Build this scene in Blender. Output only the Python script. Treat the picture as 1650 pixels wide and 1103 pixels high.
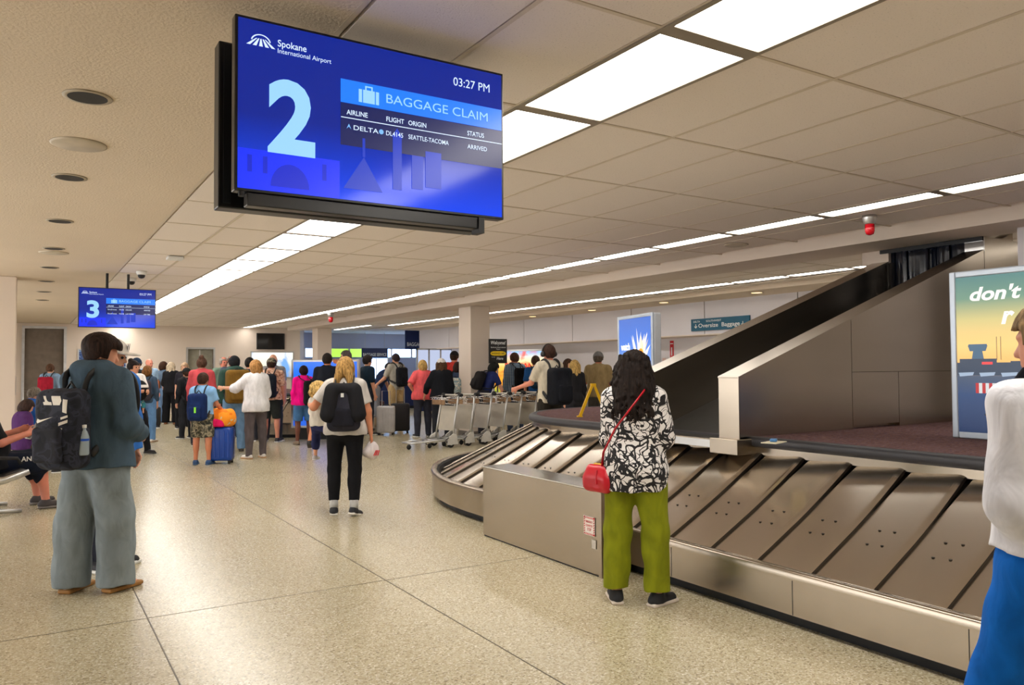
import bpy, math, random
import numpy as np
from mathutils import Vector, Matrix
for o in list(bpy.data.objects): bpy.data.objects.remove(o)
SC = bpy.context.scene; COL = SC.collection
random.seed(7); RNG = np.random.RandomState(5)
# ------------------------------------------------------------ camera
YAW, PITCH, ROLL, FPX, CH, ZC = 0.55736, 0.03204, -0.00583, 1254.98, 1.55, 3.065
cd = bpy.data.cameras.new('camera'); cam = bpy.data.objects.new('camera', cd); COL.objects.link(cam)
cd.sensor_fit = 'HORIZONTAL'; cd.sensor_width = 36.0; cd.lens = FPX * 36.0 / 1650.0; cd.clip_end = 200
_F = Vector((math.sin(YAW)*math.cos(PITCH), math.cos(YAW)*math.cos(PITCH), math.sin(PITCH)))
_R = Vector((math.cos(YAW), -math.sin(YAW), 0)); _U = _R.cross(_F)
_M = Matrix((_R, _U, -_F)).transposed().to_4x4()
cam.matrix_world = Matrix.Translation((0, 0, CH)) @ _M @ Matrix.Rotation(ROLL, 4, 'Z')
SC.camera = cam
# ------------------------------------------------------------ world, exposure
w = bpy.data.worlds.new('world'); SC.world = w; w.use_nodes = True
w.node_tree.nodes['Background'].inputs[0].default_value = (1.0, 0.985, 0.97, 1)
w.node_tree.nodes['Background'].inputs[1].default_value = 4.6
SC.view_settings.view_transform = 'Standard'; SC.view_settings.look = 'None'
SC.view_settings.gamma = 1.0; SC.view_settings.use_curve_mapping = False
SC.view_settings.exposure = 0.22
LAMP = 9.0        # strength of the fluorescent diffusers
# ------------------------------------------------------------ pixel -> place
def ray(x, y):
    dx, dy = x-825, y-551.5; c, s = math.cos(ROLL), math.sin(ROLL)
    return _F*FPX + _R*(dx*c+dy*s) - _U*(-dx*s+dy*c)
def onz(x, y, z=0.0):
    d = ray(x, y); return Vector((0, 0, CH)) + d*((z-CH)/d.z)
def ony(x, y, Y):
    d = ray(x, y); return Vector((0, 0, CH)) + d*(Y/d.y)
def onx(x, y, X):
    d = ray(x, y); return Vector((0, 0, CH)) + d*(X/d.x)
def atdepth(x, y, t):
    return Vector((0, 0, CH)) + ray(x, y)*(t/FPX)
def inview(p):
    d = Vector(p)-Vector((0, 0, CH)); t = d.dot(_F)
    return t > 0.3 and abs(d.dot(_R)/t*FPX) < 830 and abs(d.dot(_U)/t*FPX) < 560
def nth(n): return '%d%s' % (n, 'th' if 10 <= n % 100 <= 20 else {1: 'st', 2: 'nd', 3: 'rd'}.get(n % 10, 'th'))
# ------------------------------------------------------------ materials
def srgb(r, g, b):
    f = lambda c: (c/255/12.92) if c <= 10 else ((c/255+0.055)/1.055)**2.4
    return (f(r), f(g), f(b), 1)
class NT:
    def __init__(s, name):
        s.m = bpy.data.materials.new(name); s.m.use_nodes = True
        s.t = s.m.node_tree; s.b = s.t.nodes['Principled BSDF']
    def n(s, kind, **kw):
        nd = s.t.nodes.new(kind)
        for k, v in kw.items():
            if k in nd.inputs: nd.inputs[k].default_value = v
            else: setattr(nd, k, v)
        return nd
    def l(s, a, b): s.t.links.new(a, b)
    def coord(s, scale=(1, 1, 1), rot=(0, 0, 0), kind='Object'):
        tc = s.n('ShaderNodeTexCoord'); mp = s.n('ShaderNodeMapping'); mp.inputs['Scale'].default_value = scale
        mp.inputs['Rotation'].default_value = rot
        s.l(tc.outputs[kind], mp.inputs['Vector']); return mp.outputs['Vector']
    def ramp(s, fac, stops, const=False):
        r = s.n('ShaderNodeValToRGB'); cr = r.color_ramp
        if const: cr.interpolation = 'CONSTANT'
        while len(cr.elements) < len(stops): cr.elements.new(0.5)
        for e, (p, c) in zip(cr.elements, stops): e.position = p; e.color = c
        s.l(fac, r.inputs['Fac']); return r.outputs['Color']
    def bump(s, fac, strength, dist=0.01):
        b = s.n('ShaderNodeBump'); b.inputs['Strength'].default_value = strength; b.inputs['Distance'].default_value = dist
        s.l(fac, b.inputs['Height']); s.l(b.outputs['Normal'], s.b.inputs['Normal'])
    def set(s, **kw):
        for k, v in kw.items(): s.b.inputs[k.replace('_', ' ')].default_value = v
        return s
MC = {}
def dim(c, k): return (c[0]*k, c[1]*k, c[2]*k, 1)
def plain(rgb, rough=0.6, metal=0.0, var=0.12, scale=6.0, bump=0.0, spec=0.5):
    key = ('p', rgb, rough, metal, var, scale, bump, spec)
    if key in MC: return MC[key]
    t = NT('surface'); c = srgb(*rgb); t.set(Roughness=rough, Metallic=metal)
    t.b.inputs['Specular IOR Level'].default_value = spec
    nz = t.n('ShaderNodeTexNoise', Scale=scale, Detail=4.0); t.l(t.coord(), nz.inputs['Vector'])
    t.l(t.ramp(nz.outputs['Fac'], [(0.3, dim(c, 1-var)), (0.7, dim(c, 1+var))]), t.b.inputs['Base Color'])
    if bump: t.bump(nz.outputs['Fac'], bump)
    MC[key] = t.m; return t.m
def cloth(rgb, scale=14.0, bump=0.35, var=0.18):
    key = ('c', rgb, scale, bump)
    if key in MC: return MC[key]
    t = NT('cloth'); c = srgb(*rgb); t.set(Roughness=0.9); t.b.inputs['Specular IOR Level'].default_value = 0.2
    a = t.n('ShaderNodeTexNoise', Scale=scale, Detail=3.0, Distortion=0.6); t.l(t.coord((1, 1, 0.45)), a.inputs['Vector'])
    t.l(t.ramp(a.outputs['Fac'], [(0.3, dim(c, 1-var)), (0.7, dim(c, 1+var))]), t.b.inputs['Base Color'])
    t.bump(a.outputs['Fac'], bump, 0.02)
    MC[key] = t.m; return t.m
def skin(rgb):
    key = ('s', rgb)
    if key in MC: return MC[key]
    t = NT('skin'); c = srgb(*rgb); t.set(Roughness=0.5)
    t.b.inputs['Subsurface Weight'].default_value = 0.06
    a = t.n('ShaderNodeTexNoise', Scale=9.0, Detail=3.0); t.l(t.coord(), a.inputs['Vector'])
    t.l(t.ramp(a.outputs['Fac'], [(0.3, dim(c, 0.9)), (0.7, (c[0]*1.08, c[1]*0.98, c[2]*0.96, 1))]), t.b.inputs['Base Color'])
    MC[key] = t.m; return t.m
def hairmat(rgb):
    key = ('h', rgb)
    if key in MC: return MC[key]
    t = NT('hair'); c = srgb(*rgb); t.set(Roughness=0.7); t.b.inputs['Specular IOR Level'].default_value = 0.18
    a = t.n('ShaderNodeTexNoise', Scale=70.0, Detail=3.0, Distortion=1.0); t.l(t.coord((1, 1, 0.16)), a.inputs['Vector'])
    t.l(t.ramp(a.outputs['Fac'], [(0.35, dim(c, 0.4)), (0.65, dim(c, 1.25))]), t.b.inputs['Base Color'])
    t.bump(a.outputs['Fac'], 0.8, 0.01)
    MC[key] = t.m; return t.m
def emit(rgb, strength=1.0, gloss=0.25):
    key = ('e', rgb, strength)
    if key in MC: return MC[key]
    t = NT('backlit'); t.set(Roughness=gloss); t.b.inputs['Base Color'].default_value = (0.01, 0.01, 0.012, 1)
    t.b.inputs['Emission Color'].default_value = srgb(*rgb); t.b.inputs['Emission Strength'].default_value = strength
    MC[key] = t.m; return t.m
def patches(cols, scale, edges, distort=0.8, kind='noise', rough=0.9):
    t = NT('pattern'); t.set(Roughness=rough)
    a = t.n('ShaderNodeTexNoise', Scale=scale, Detail=2.0, Distortion=distort); t.l(t.coord(), a.inputs['Vector'])
    t.l(t.ramp(a.outputs['Fac'], [(e, srgb(*c)) for e, c in zip(edges, cols)], True), t.b.inputs['Base Color'])
    return t.m
def steel(rgb=(168, 157, 142), rough=0.25, stretch=(1, 1, 6), scale=1.5):
    t = NT('brushed_steel'); c = srgb(*rgb); t.set(Metallic=1.0)
    a = t.n('ShaderNodeTexNoise', Scale=scale, Detail=1.0); t.l(t.coord(stretch), a.inputs['Vector'])
    t.b.inputs['Roughness'].default_value = rough
    t.l(t.ramp(a.outputs['Fac'], [(0.3, dim(c, 0.97)), (0.7, dim(c, 1.03))]), t.b.inputs['Base Color'])
    return t.m
M_STEEL = steel(); M_STEELH = steel(stretch=(1, 4, 4), rough=0.27); M_PLATE = steel((214, 204, 190), 0.2, (1, 4, 1))
M_ALU = plain((196, 196, 194), 0.32, 0.9, 0.05); M_CHROME = plain((215, 215, 215), 0.15, 1.0, 0.03)
M_BLACK = plain((16, 16, 18), 0.55, 0, 0.2); M_RUBBER = plain((22, 22, 24), 0.75, 0, 0.25, 20)
M_DKPLASTIC = plain((13, 14, 17), 0.28, 0, 0.1)
M_WHITEP = plain((225, 225, 222), 0.5, 0, 0.04)
def wallmat(rgb, bump=0.12, scale=140.0, rough=0.75):
    t = NT('painted_wall'); c = srgb(*rgb); t.set(Roughness=rough)
    a = t.n('ShaderNodeTexNoise', Scale=scale, Detail=3.0); t.l(t.coord(), a.inputs['Vector'])
    b = t.n('ShaderNodeTexNoise', Scale=0.6, Detail=3.0); t.l(t.coord(), b.inputs['Vector'])
    t.l(t.ramp(b.outputs['Fac'], [(0.3, dim(c, 0.95)), (0.7, dim(c, 1.03))]), t.b.inputs['Base Color'])
    t.bump(a.outputs['Fac'], bump, 0.01); return t.m
M_WALL = wallmat((226, 212, 198)); M_WALLW = wallmat((226, 222, 226)); M_PLASTER = wallmat((222, 206, 184), 0.5, 60.0)
M_TILE = NT('ceiling_tile')
def _tile():
    t = M_TILE; t.set(Roughness=0.9)
    a = t.n('ShaderNodeTexNoise', Scale=110.0, Detail=4.0); t.l(t.coord(), a.inputs['Vector'])
    c = srgb(238, 228, 218)
    t.l(t.ramp(a.outputs['Fac'], [(0.28, dim(c, 0.72)), (0.38, dim(c, 0.98)), (0.8, c)]), t.b.inputs['Base Color'])
    t.bump(a.outputs['Fac'], 0.3, 0.004)
_tile(); M_TILE = M_TILE.m
def _floor():
    t = NT('terrazzo'); t.set(Roughness=0.16); t.b.inputs['Specular IOR Level'].default_value = 0.55
    v = t.n('ShaderNodeTexVoronoi', Scale=110.0); t.l(t.coord(), v.inputs['Vector'])
    n1 = t.n('ShaderNodeTexNoise', Scale=0.5, Detail=5.0); t.l(t.coord(), n1.inputs['Vector'])
    n2 = t.n('ShaderNodeTexNoise', Scale=60.0, Detail=3.0); t.l(t.coord(), n2.inputs['Vector'])
    sep = t.n('ShaderNodeSeparateColor'); t.l(v.outputs['Color'], sep.inputs[0])
    chips = t.ramp(sep.outputs[0], [(0.0, srgb(136, 122, 94)), (0.08, srgb(172, 160, 130)), (0.35, srgb(192, 180, 150)), (0.75, srgb(202, 192, 164)), (0.94, srgb(222, 214, 194))], True)
    mx = t.n('ShaderNodeMix', data_type='RGBA', blend_type='MULTIPLY'); mx.inputs['Factor'].default_value = 1.0
    t.l(chips, mx.inputs[6]); t.l(t.ramp(n1.outputs['Fac'], [(0.3, (0.86, 0.86, 0.85, 1)), (0.7, (1, 1, 1, 1))]), mx.inputs[7])
    t.l(mx.outputs[2], t.b.inputs['Base Color'])
    mr = t.n('ShaderNodeMapRange'); mr.inputs['To Min'].default_value = 0.17; mr.inputs['To Max'].default_value = 0.34
    t.l(n2.outputs['Fac'], mr.inputs['Value']); t.l(mr.outputs['Result'], t.b.inputs['Roughness'])
    return t.m
M_FLOOR = _floor()
def _carpet():
    t = NT('carpet'); t.set(Roughness=0.95); t.b.inputs['Specular IOR Level'].default_value = 0.1
    v = t.n('ShaderNodeTexNoise', Scale=20.0, Detail=5.0, Roughness=0.85); t.l(t.coord((1, 2.2, 1)), v.inputs['Vector'])
    t.l(t.ramp(v.outputs['Fac'], [(0.34, srgb(34, 38, 66)), (0.44, srgb(84, 58, 62)), (0.50, srgb(126, 92, 74)), (0.55, srgb(64, 60, 92)), (0.64, srgb(160, 124, 92))]), t.b.inputs['Base Color'])
    t.bump(v.outputs['Fac'], 0.8, 0.01); return t.m
M_CARPET = _carpet()
# ------------------------------------------------------------ mesh helpers
def link(o, parent=None):
    COL.objects.link(o)
    if parent is not None: o.parent = parent
    return o
def tag(o, label, cat, group=None):
    o['label'] = label; o['category'] = cat
    if group: o['group'] = group
    return o
def thing(name, label, cat, loc=(0, 0, 0), rz=0.0, group=None):
    o = link(bpy.data.objects.new(name, None)); o.empty_display_size = 0.1
    o.location = loc; o.rotation_euler = (0, 0, rz); return tag(o, label, cat, group)
def struct(o): o['kind'] = 'structure'; return o
class MB:
    def __init__(s): s.v = []; s.f = []; s.mi = []; s.cur = 0
    def _add(s, vs, fs):
        n = len(s.v); s.v += [tuple(v) for v in vs]
        for f in fs: s.f.append(tuple(i+n for i in f)); s.mi.append(s.cur)
        return s
    def prism(s, poly, vec):
        n = len(poly); P = [Vector(p) for p in poly]; V = Vector(vec)
        nrm = sum((P[i].cross(P[(i+1) % n]) for i in range(n)), Vector())
        if nrm.dot(V) < 0: P = P[::-1]
        return s._add(P+[p+V for p in P], [tuple(range(n))[::-1], tuple(range(n, 2*n))] + [(i, (i+1) % n, n+(i+1) % n, n+i) for i in range(n)])
    def box(s, lo, hi):
        (a, b, c), (d, e, f) = lo, hi
        return s.prism([(a, b, c), (d, b, c), (d, e, c), (a, e, c)], (0, 0, f-c))
    def rbox(s, c, size, rz=0.0, rx=0.0, ry=0.0):
        M = Matrix.Translation(c) @ Matrix.Rotation(rz, 4, 'Z') @ Matrix.Rotation(rx, 4, 'X') @ Matrix.Rotation(ry, 4, 'Y')
        x, y, z = (k/2 for k in size)
        vs = [M @ Vector(q) for q in ((-x, -y, -z), (x, -y, -z), (x, y, -z), (-x, y, -z), (-x, -y, z), (x, -y, z), (x, y, z), (-x, y, z))]
        return s._add(vs, [(3, 2, 1, 0), (4, 5, 6, 7), (0, 1, 5, 4), (1, 2, 6, 5), (2, 3, 7, 6), (3, 0, 4, 7)])
    def tube(s, path, r, n=8, closed=False, flat=None):
        P = [Vector(p) for p in path]; m = len(P); vs = []; up = None
        for i in range(m):
            a = P[i-1] if (i or closed) else P[i]; b = P[(i+1) % m] if (i < m-1 or closed) else P[i]
            t = (b-a).normalized()
            if up is None: up = Vector((0, 0, 1)) if abs(t.z) < 0.9 else Vector((1, 0, 0))
            e1 = (up - t*up.dot(t)).normalized(); e2 = t.cross(e1); up = e1
            rr = r[i] if isinstance(r, (list, tuple)) else r; fl = flat or 1.0
            vs += [P[i]+e1*(rr*fl*math.cos(2*math.pi*k/n))+e2*(rr*math.sin(2*math.pi*k/n)) for k in range(n)]
        fs = []
        for i in range(m if closed else m-1):
            j = (i+1) % m
            fs += [(i*n+k, i*n+(k+1) % n, j*n+(k+1) % n, j*n+k) for k in range(n)]
        if not closed: fs += [tuple(range(n))[::-1], tuple(range((m-1)*n, m*n))]
        return s._add(vs, fs)
    def lathe(s, prof, n=20, c=(0, 0, 0), axis='Z'):
        vs = []
        for r, h in prof:
            for k in range(n):
                a = 2*math.pi*k/n; p = (r*math.cos(a), r*math.sin(a), h)
                if axis == 'X': p = (p[2], p[0], p[1])
                if axis == 'Y': p = (p[0], -p[2], p[1])
                vs.append((c[0]+p[0], c[1]+p[1], c[2]+p[2]))
        m = len(prof); fs = [(i*n+k, i*n+(k+1) % n, (i+1)*n+(k+1) % n, (i+1)*n+k) for i in range(m-1) for k in range(n)]
        fs += [tuple(range(n))[::-1], tuple(range((m-1)*n, m*n))]
        return s._add(vs, fs)
    def grid(s, rows, closed=False):
        m, n = len(rows), len(rows[0]); vs = [p for r in rows for p in r]
        return s._add(vs, [(i*n+k, i*n+(k+1) % n, (i+1)*n+(k+1) % n, (i+1)*n+k) for i in range(m-1) for k in range(n if closed else n-1)])
    def build(s, name, mats, parent=None, smooth=False, bevel=0.0):
        me = bpy.data.meshes.new(name); me.from_pydata(s.v, [], s.f); me.validate()
        for m in (mats if isinstance(mats, (list, tuple)) else [mats]): me.materials.append(m)
        if len(s.mi) == len(me.polygons): me.polygons.foreach_set('material_index', s.mi)
        if smooth: me.polygons.foreach_set('use_smooth', [True]*len(me.polygons))
        o = link(bpy.data.objects.new(name, me), parent)
        if bevel:
            b = o.modifiers.new('bevel', 'BEVEL'); b.width = bevel; b.segments = 2; b.limit_method = 'ANGLE'
        return o
def copy_tree(root, loc=None, rz=None):
    c = root.copy(); COL.objects.link(c)
    if loc is not None: c.location = loc
    if rz is not None: c.rotation_euler = (0, 0, rz)
    for ch in root.children:
        d = ch.copy(); COL.objects.link(d); d.parent = c
        for g in ch.children:
            e = g.copy(); COL.objects.link(e); e.parent = d
    return c
def text(s, mat, parent, x, z, h, w=None, bold=0.0, y=-0.004, center=False, shear=0.0, name='lettering', face='-Y'):
    cu = bpy.data.curves.new('t', 'FONT'); cu.body = s; cu.size = 1.0; cu.offset = bold; cu.shear = shear; cu.resolution_u = 4
    o = bpy.data.objects.new('t', cu); COL.objects.link(o); bpy.context.view_layer.update()
    me = bpy.data.meshes.new_from_object(o.evaluated_get(bpy.context.evaluated_depsgraph_get()))
    bpy.data.objects.remove(o); bpy.data.curves.remove(cu)
    n = len(me.vertices); co = np.empty(n*3, np.float32); me.vertices.foreach_get('co', co); co = co.reshape(-1, 3)
    lo, hi = co.min(0), co.max(0); k = h/0.69
    kx = (w/(hi[0]-lo[0])) if w else k
    q = np.empty_like(co); q[:, 0] = (co[:, 0]-lo[0])*kx + x; q[:, 2] = co[:, 1]*k + z; q[:, 1] = y
    if center: q[:, 0] -= (hi[0]-lo[0])*kx/2
    me.vertices.foreach_set('co', q.reshape(-1)); me.materials.clear(); me.materials.append(mat); me.update(); me.name = name
    return link(bpy.data.objects.new(name, me), parent)
# ============================================================ the room
XL, XS, XB, XW, YB, YF = -4.5, 1.19, 8.0, 12.67, -7.0, 29.5
fl = struct(MB().box((XL-0.3, YB-0.3, -0.12), (19, 34, 0)).build('floor', M_FLOOR))
mj = plain((92, 84, 68), 0.4, 0.3, 0.1)
for x in (-0.94, 0.66, 2.25): MB().box((x-0.004, YB, 0), (x+0.004, 29.4, 0.0012)).build('joint_strip', mj, fl)
for y in (-1.0, 5.38, 11.76, 18.1): MB().box((XL, y-0.003, 0), (3.6, y+0.003, 0.001)).build('joint_strip', mj, fl)
# plaster ceiling on the left, tiled ceiling on the right
struct(MB().box((XL-0.3, YB-0.3, ZC), (XS, 30, ZC+0.2)).build('ceiling', M_PLASTER))
tc = struct(MB().box((XS, YB-0.3, ZC+0.03), (19, 34, ZC+0.2)).build('ceiling_tiled', M_TILE))
grid = MB(); v0, u0 = 2.394, 2.558; PX, PY = 0.61, 1.22
cols = [v0+PX*i for i in range(-2, 18)]; rows = [u0+PY*j for j in range(-8, 23)]
LS1, LS2, LS3 = (2.394, 3.004), (6.664, 6.964), (10.75, 11.05)
for x in cols[:11]: grid.box((x-0.012, YB, ZC-0.001), (x+0.012, YF, ZC+0.008))
for x in (8.9+PX*i for i in range(5)): grid.box((x-0.012, YB, ZC-0.001), (x+0.012, 31, ZC+0.008))
for y in rows:
    grid.box((XS, y-0.012, ZC-0.0015), (XB, y+0.012, ZC+0.0075)); grid.box((8.5, y-0.012, ZC-0.0015), (11.7, y+0.012, ZC+0.0075))
grid.build('ceiling_grid', plain((214, 200, 180), 0.5, 0.1, 0.04), tc)
tm = MB().rbox((0, 0, 0), (PX-0.028, PY-0.028, 0.02)).build('ceiling_tile', M_TILE, tc); TME = tm.data
cand = []
for i in range(-2, 9):
    x = v0+PX*i
    for j in range(-8, 22):
        if i == 0: continue
        y = u0+PY*j
        cx = x+PX/2; wd = PX
        if i == 7: cx = (LS2[1]+x+PX)/2; wd = x+PX-LS2[1]
        if x+PX > XB+0.1: continue
        if i == -2: cx, wd = (XS+v0-PX)/2, v0-PX-XS
        cand.append((cx, y+PY/2, wd/PX))
vis = [c for c in cand if c[1] > 0 and c[0] < 1.9*c[1]+2.5]
vis.sort(key=lambda c: c[1]); near = vis[:298]; ns = set(near)
first = True
for cx, cy, k in near:
    o = tm if first else link(bpy.data.objects.new('ceiling_tile', TME), tc); first = False
    o.location = (cx, cy, ZC+0.012+RNG.uniform(-0.0015, 0.0015)); o.scale = (max(0.05, k-0.02*(k < 1)), 1, 1)
st = MB()
for c in cand:
    if c not in ns: st.rbox((c[0], c[1], ZC+0.012), ((PX-0.028)*c[2], PY-0.028, 0.02))
for i in range(5):
    for j in range(-8, 22):
        x = 8.9+PX*i
        if i == 3: continue
        st.rbox((x+PX/2, u0+PY*(j+0.5), ZC+0.012), (PX-0.028, PY-0.028, 0.02))
so = st.build('ceiling_tiles_far', M_TILE, tc); so['kind'] = 'stuff'
# walls
# windows added to the unseen left wall so sky light brightens the ceiling
g = NT('window_glass'); tr = g.n('ShaderNodeBsdfTransparent'); gl = g.n('ShaderNodeBsdfGlossy', Roughness=0.03); mx = g.n('ShaderNodeMixShader'); mx.inputs['Fac'].default_value = 0.08
g.l(tr.outputs[0], mx.inputs[1]); g.l(gl.outputs[0], mx.inputs[2]); g.l(mx.outputs[0], g.t.nodes['Material Output'].inputs['Surface']); M_ADDED_GLASS = g.m
wl = MB(); wl.box((XL-0.3, YB-0.3, 0), (XL, 30, 0.25)); wl.box((XL-0.3, YB-0.3, 2.85), (XL, 30, ZC)); wl.box((XL-0.3, 23.0, 0.25), (XL, 30, 2.85))
yy = [YB+0.2+2.5*i for i in range(13)]
for y in yy: wl.box((XL-0.3, y-0.1, 0.25), (XL, y+0.1, 2.85))
struct(wl.build('wall_left', M_WALL)); kw = 20
for a, b in zip(yy, yy[1:]):
    if b > 23: break
    if a < 3:
        MB().box((XL-0.2, a+0.1, 0.25), (XL-0.05, b-0.1, 2.85)).build('infill_panel', M_WALL, bpy.data.objects['wall_left']); continue
    wo = struct(MB().box((XL-0.16, a+0.1, 0.25), (XL-0.15, b-0.1, 2.85)).build('window_%d' % kw, M_ADDED_GLASS)); kw += 1  # made-up window bay out of view, added for its daylight
    fr = MB(); fr.box((XL-0.2, a+0.1, 2.1), (XL-0.12, b-0.1, 2.15)); fr.box((XL-0.2, (a+b)/2-0.025, 0.25), (XL-0.12, (a+b)/2+0.025, 2.85)); fr.build('window_frame', M_ALU, wo)
wb_ = MB(); wb_.box((XL-0.3, YB-0.5, 0), (19, YB-0.3, 0.25)); wb_.box((XL-0.3, YB-0.5, 2.85), (19, YB-0.3, ZC+0.2)); xx = [XL+2.35*i for i in range(11)]
for x in xx: wb_.box((x-0.1, YB-0.5, 0.25), (x+0.1, YB-0.3, 2.85))
wb_.box((XL, YB-0.45, 0.25), (19, YB-0.35, 2.85)); struct(wb_.build('wall_back', M_WALL))
wf = MB()
wf.box((XL, YF, 0), (-0.06, YF+0.3, ZC+0.03)); wf.box((-0.06, YF, 2.9), (1.03, YF+0.3, ZC+0.03)); wf.box((1.03, YF, 0), (4.85, YF+0.3, ZC+0.03))
wf.box((4.85, YF, 2.27), (5.7, YF+0.3, ZC+0.03)); wf.box((5.7, YF, 0), (8.85, YF+0.3, ZC+0.03))
wfo = struct(wf.build('wall_far', M_WALL))
d1 = struct(MB().box((-0.06, YF+0.12, 0), (1.03, YF+0.2, 2.9)).build('door_1', plain((120, 108, 96), 0.7)))
fr = MB(); fr.box((1.03, YF-0.03, 0), (1.11, YF+0.1, 2.98)); fr.box((-0.14, YF-0.03, 0), (-0.06, YF+0.1, 2.98)); fr.box((-0.06, YF-0.03, 2.9), (1.03, YF+0.1, 2.98))
fr.build('door_frame', plain((205, 205, 208), 0.5), d1)
d2 = struct(MB().box((4.85, YF+0.15, 0), (5.7, YF+0.2, 2.27)).build('door_2', plain((150, 148, 132), 0.35)))
fr = MB(); fr.box((4.79, YF-0.03, 0), (4.85, YF+0.1, 2.33)); fr.box((5.7, YF-0.03, 0), (5.76, YF+0.1, 2.33)); fr.box((4.85, YF-0.03, 2.27), (5.7, YF+0.1, 2.33))
fr.build('door_frame', M_ALU, d2); MB().box((5.25, YF+0.13, 0.05), (5.29, YF+0.149, 2.25)).build('door_stile', M_ALU, d2)
# bulkhead beam on the column line, soffit along the right wall
struct(MB().box((XB, YB, 2.93), (8.47, 28.2, ZC+0.03)).build('trim_1', M_WALL))
struct(MB().box((8.47, YB, 2.95), (8.9, 28.2, ZC+0.03)).build('trim_2', M_WALL))
struct(MB().box((11.66, YB, 2.98), (XW+0.8, 27, ZC+0.03)).build('trim_3', M_PLASTER))
# right wall: upper fascia in panels, recessed lower wall with doors
wr = struct(MB().box((XW+0.6, YB, 0), (XW+0.8, 27, ZC)).build('wall_right', M_WALLW))
y = 27.0
while y > YB:
    MB().box((XW, max(YB, y-2.438), 2.26), (XW+0.6, y-0.012, 2.98)).build('fascia_panel', M_WALLW, wr); y -= 2.45
MB().box((XW-0.02, YB, 2.235), (XW+0.6, 27, 2.26)).build('fascia_edge', M_WALL, wr)
for n, (ya, yb) in enumerate(((11.05, 12.25), (8.4, 10.35)), 3):
    d = struct(MB().box((XW+0.55, ya, 0), (XW+0.62, yb, 2.13)).build('door_%d' % n, plain((172, 170, 172), 0.5)))
    f2 = MB()
    for a in (ya-0.06, yb): f2.box((XW+0.5, a, 0), (XW+0.62, a+0.06, 2.19))
    f2.box((XW+0.5, ya-0.06, 2.13), (XW+0.62, yb+0.06, 2.19)); f2.build('door_frame', plain((150, 150, 152), 0.5), d)
# columns
def column(name, x0, x1, y0, y1, z0, z1, m):
    o = struct(MB().box((x0, y0, z0), (x1, y1, z1)).build(name, m, bevel=0.012))
    if z0 == 0: MB().box((x0-0.012, y0-0.012, 0), (x1+0.012, y1+0.012, 0.12)).build('column_base', plain((120, 112, 104), 0.5), o)
    return o
column('trim_4', 8.47, 8.97, 15.35, 15.92, 0, 2.95, M_WALL)
column('trim_5', 8.47, 8.97, 26.2, 26.8, 0, 2.95, M_WALL)
column('trim_6', 8.55, 9.15, 3.3, 3.98, 0.967, 2.95, M_WALLW)
column('trim_7', -1.6, -0.15, 14.9, 15.5, 0, ZC, M_WALL)
MB().box((-0.148, 14.95, 1.15), (-0.14, 15.05, 1.45)).build('corner_guard', M_ALU, bpy.data.objects['trim_7'])
# baggage service alcove, daylight from its windows
M_BLUELIT_WALL = wallmat((186, 192, 214))  # bluish tint of the daylight put into the wall colour
ws = MB(); ws.box((8.85, 33.0, 0), (19, 33.3, 2.05)); ws.box((8.85, 33.0, 2.42), (19, 33.3, ZC+0.03)); ws.box((8.85, YF, 0), (9.0, 33, ZC+0.03))
struct(ws.build('wall_service', M_BLUELIT_WALL))
struct(MB().box((18.8, 20, 0), (19, 33.2, ZC+0.03)).build('wall_service_right', M_BLUELIT_WALL))
M_DAY = emit((160, 200, 255), 7.0); M_LEAF = emit((150, 205, 70), 1.6)
wx = 9.0; k = 1
for wd, m in ((1.1, M_DAY), (1.0, M_DAY), (1.0, M_LEAF), (1.0, M_LEAF), (1.0, M_DAY), (1.0, M_DAY), (1.2, M_DAY), (1.2, M_DAY), (1.2, M_DAY)):
    wo = struct(MB().box((wx+0.04, 33.12, 2.05), (wx+wd-0.04, 33.16, 2.42)).build('window_%d' % k, m)); k += 1
    MB().box((wx-0.04, 33.0, 2.05), (wx+0.04, 33.18, 2.42)).build('window_frame', M_ALU, wo); wx += wd
a, b = ony(588, 590, 33.0), ony(623, 590, 33.0)
wo = struct(MB().box((a.x, 32.96, 1.1), (b.x, 32.99, 1.98)).build('window_%d' % k, M_DAY))
fr = MB(); fr.box((a.x-0.05, 32.94, 1.05), (a.x, 33, 2.03)); fr.box((b.x, 32.94, 1.05), (b.x+0.05, 33, 2.03)); fr.box((a.x, 32.94, 1.05), (b.x, 33, 1.1)); fr.box(((a.x+b.x)/2-0.03, 32.94, 1.1), ((a.x+b.x)/2+0.03, 33, 1.98)); fr.build('window_frame', M_ALU, wo)
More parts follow.
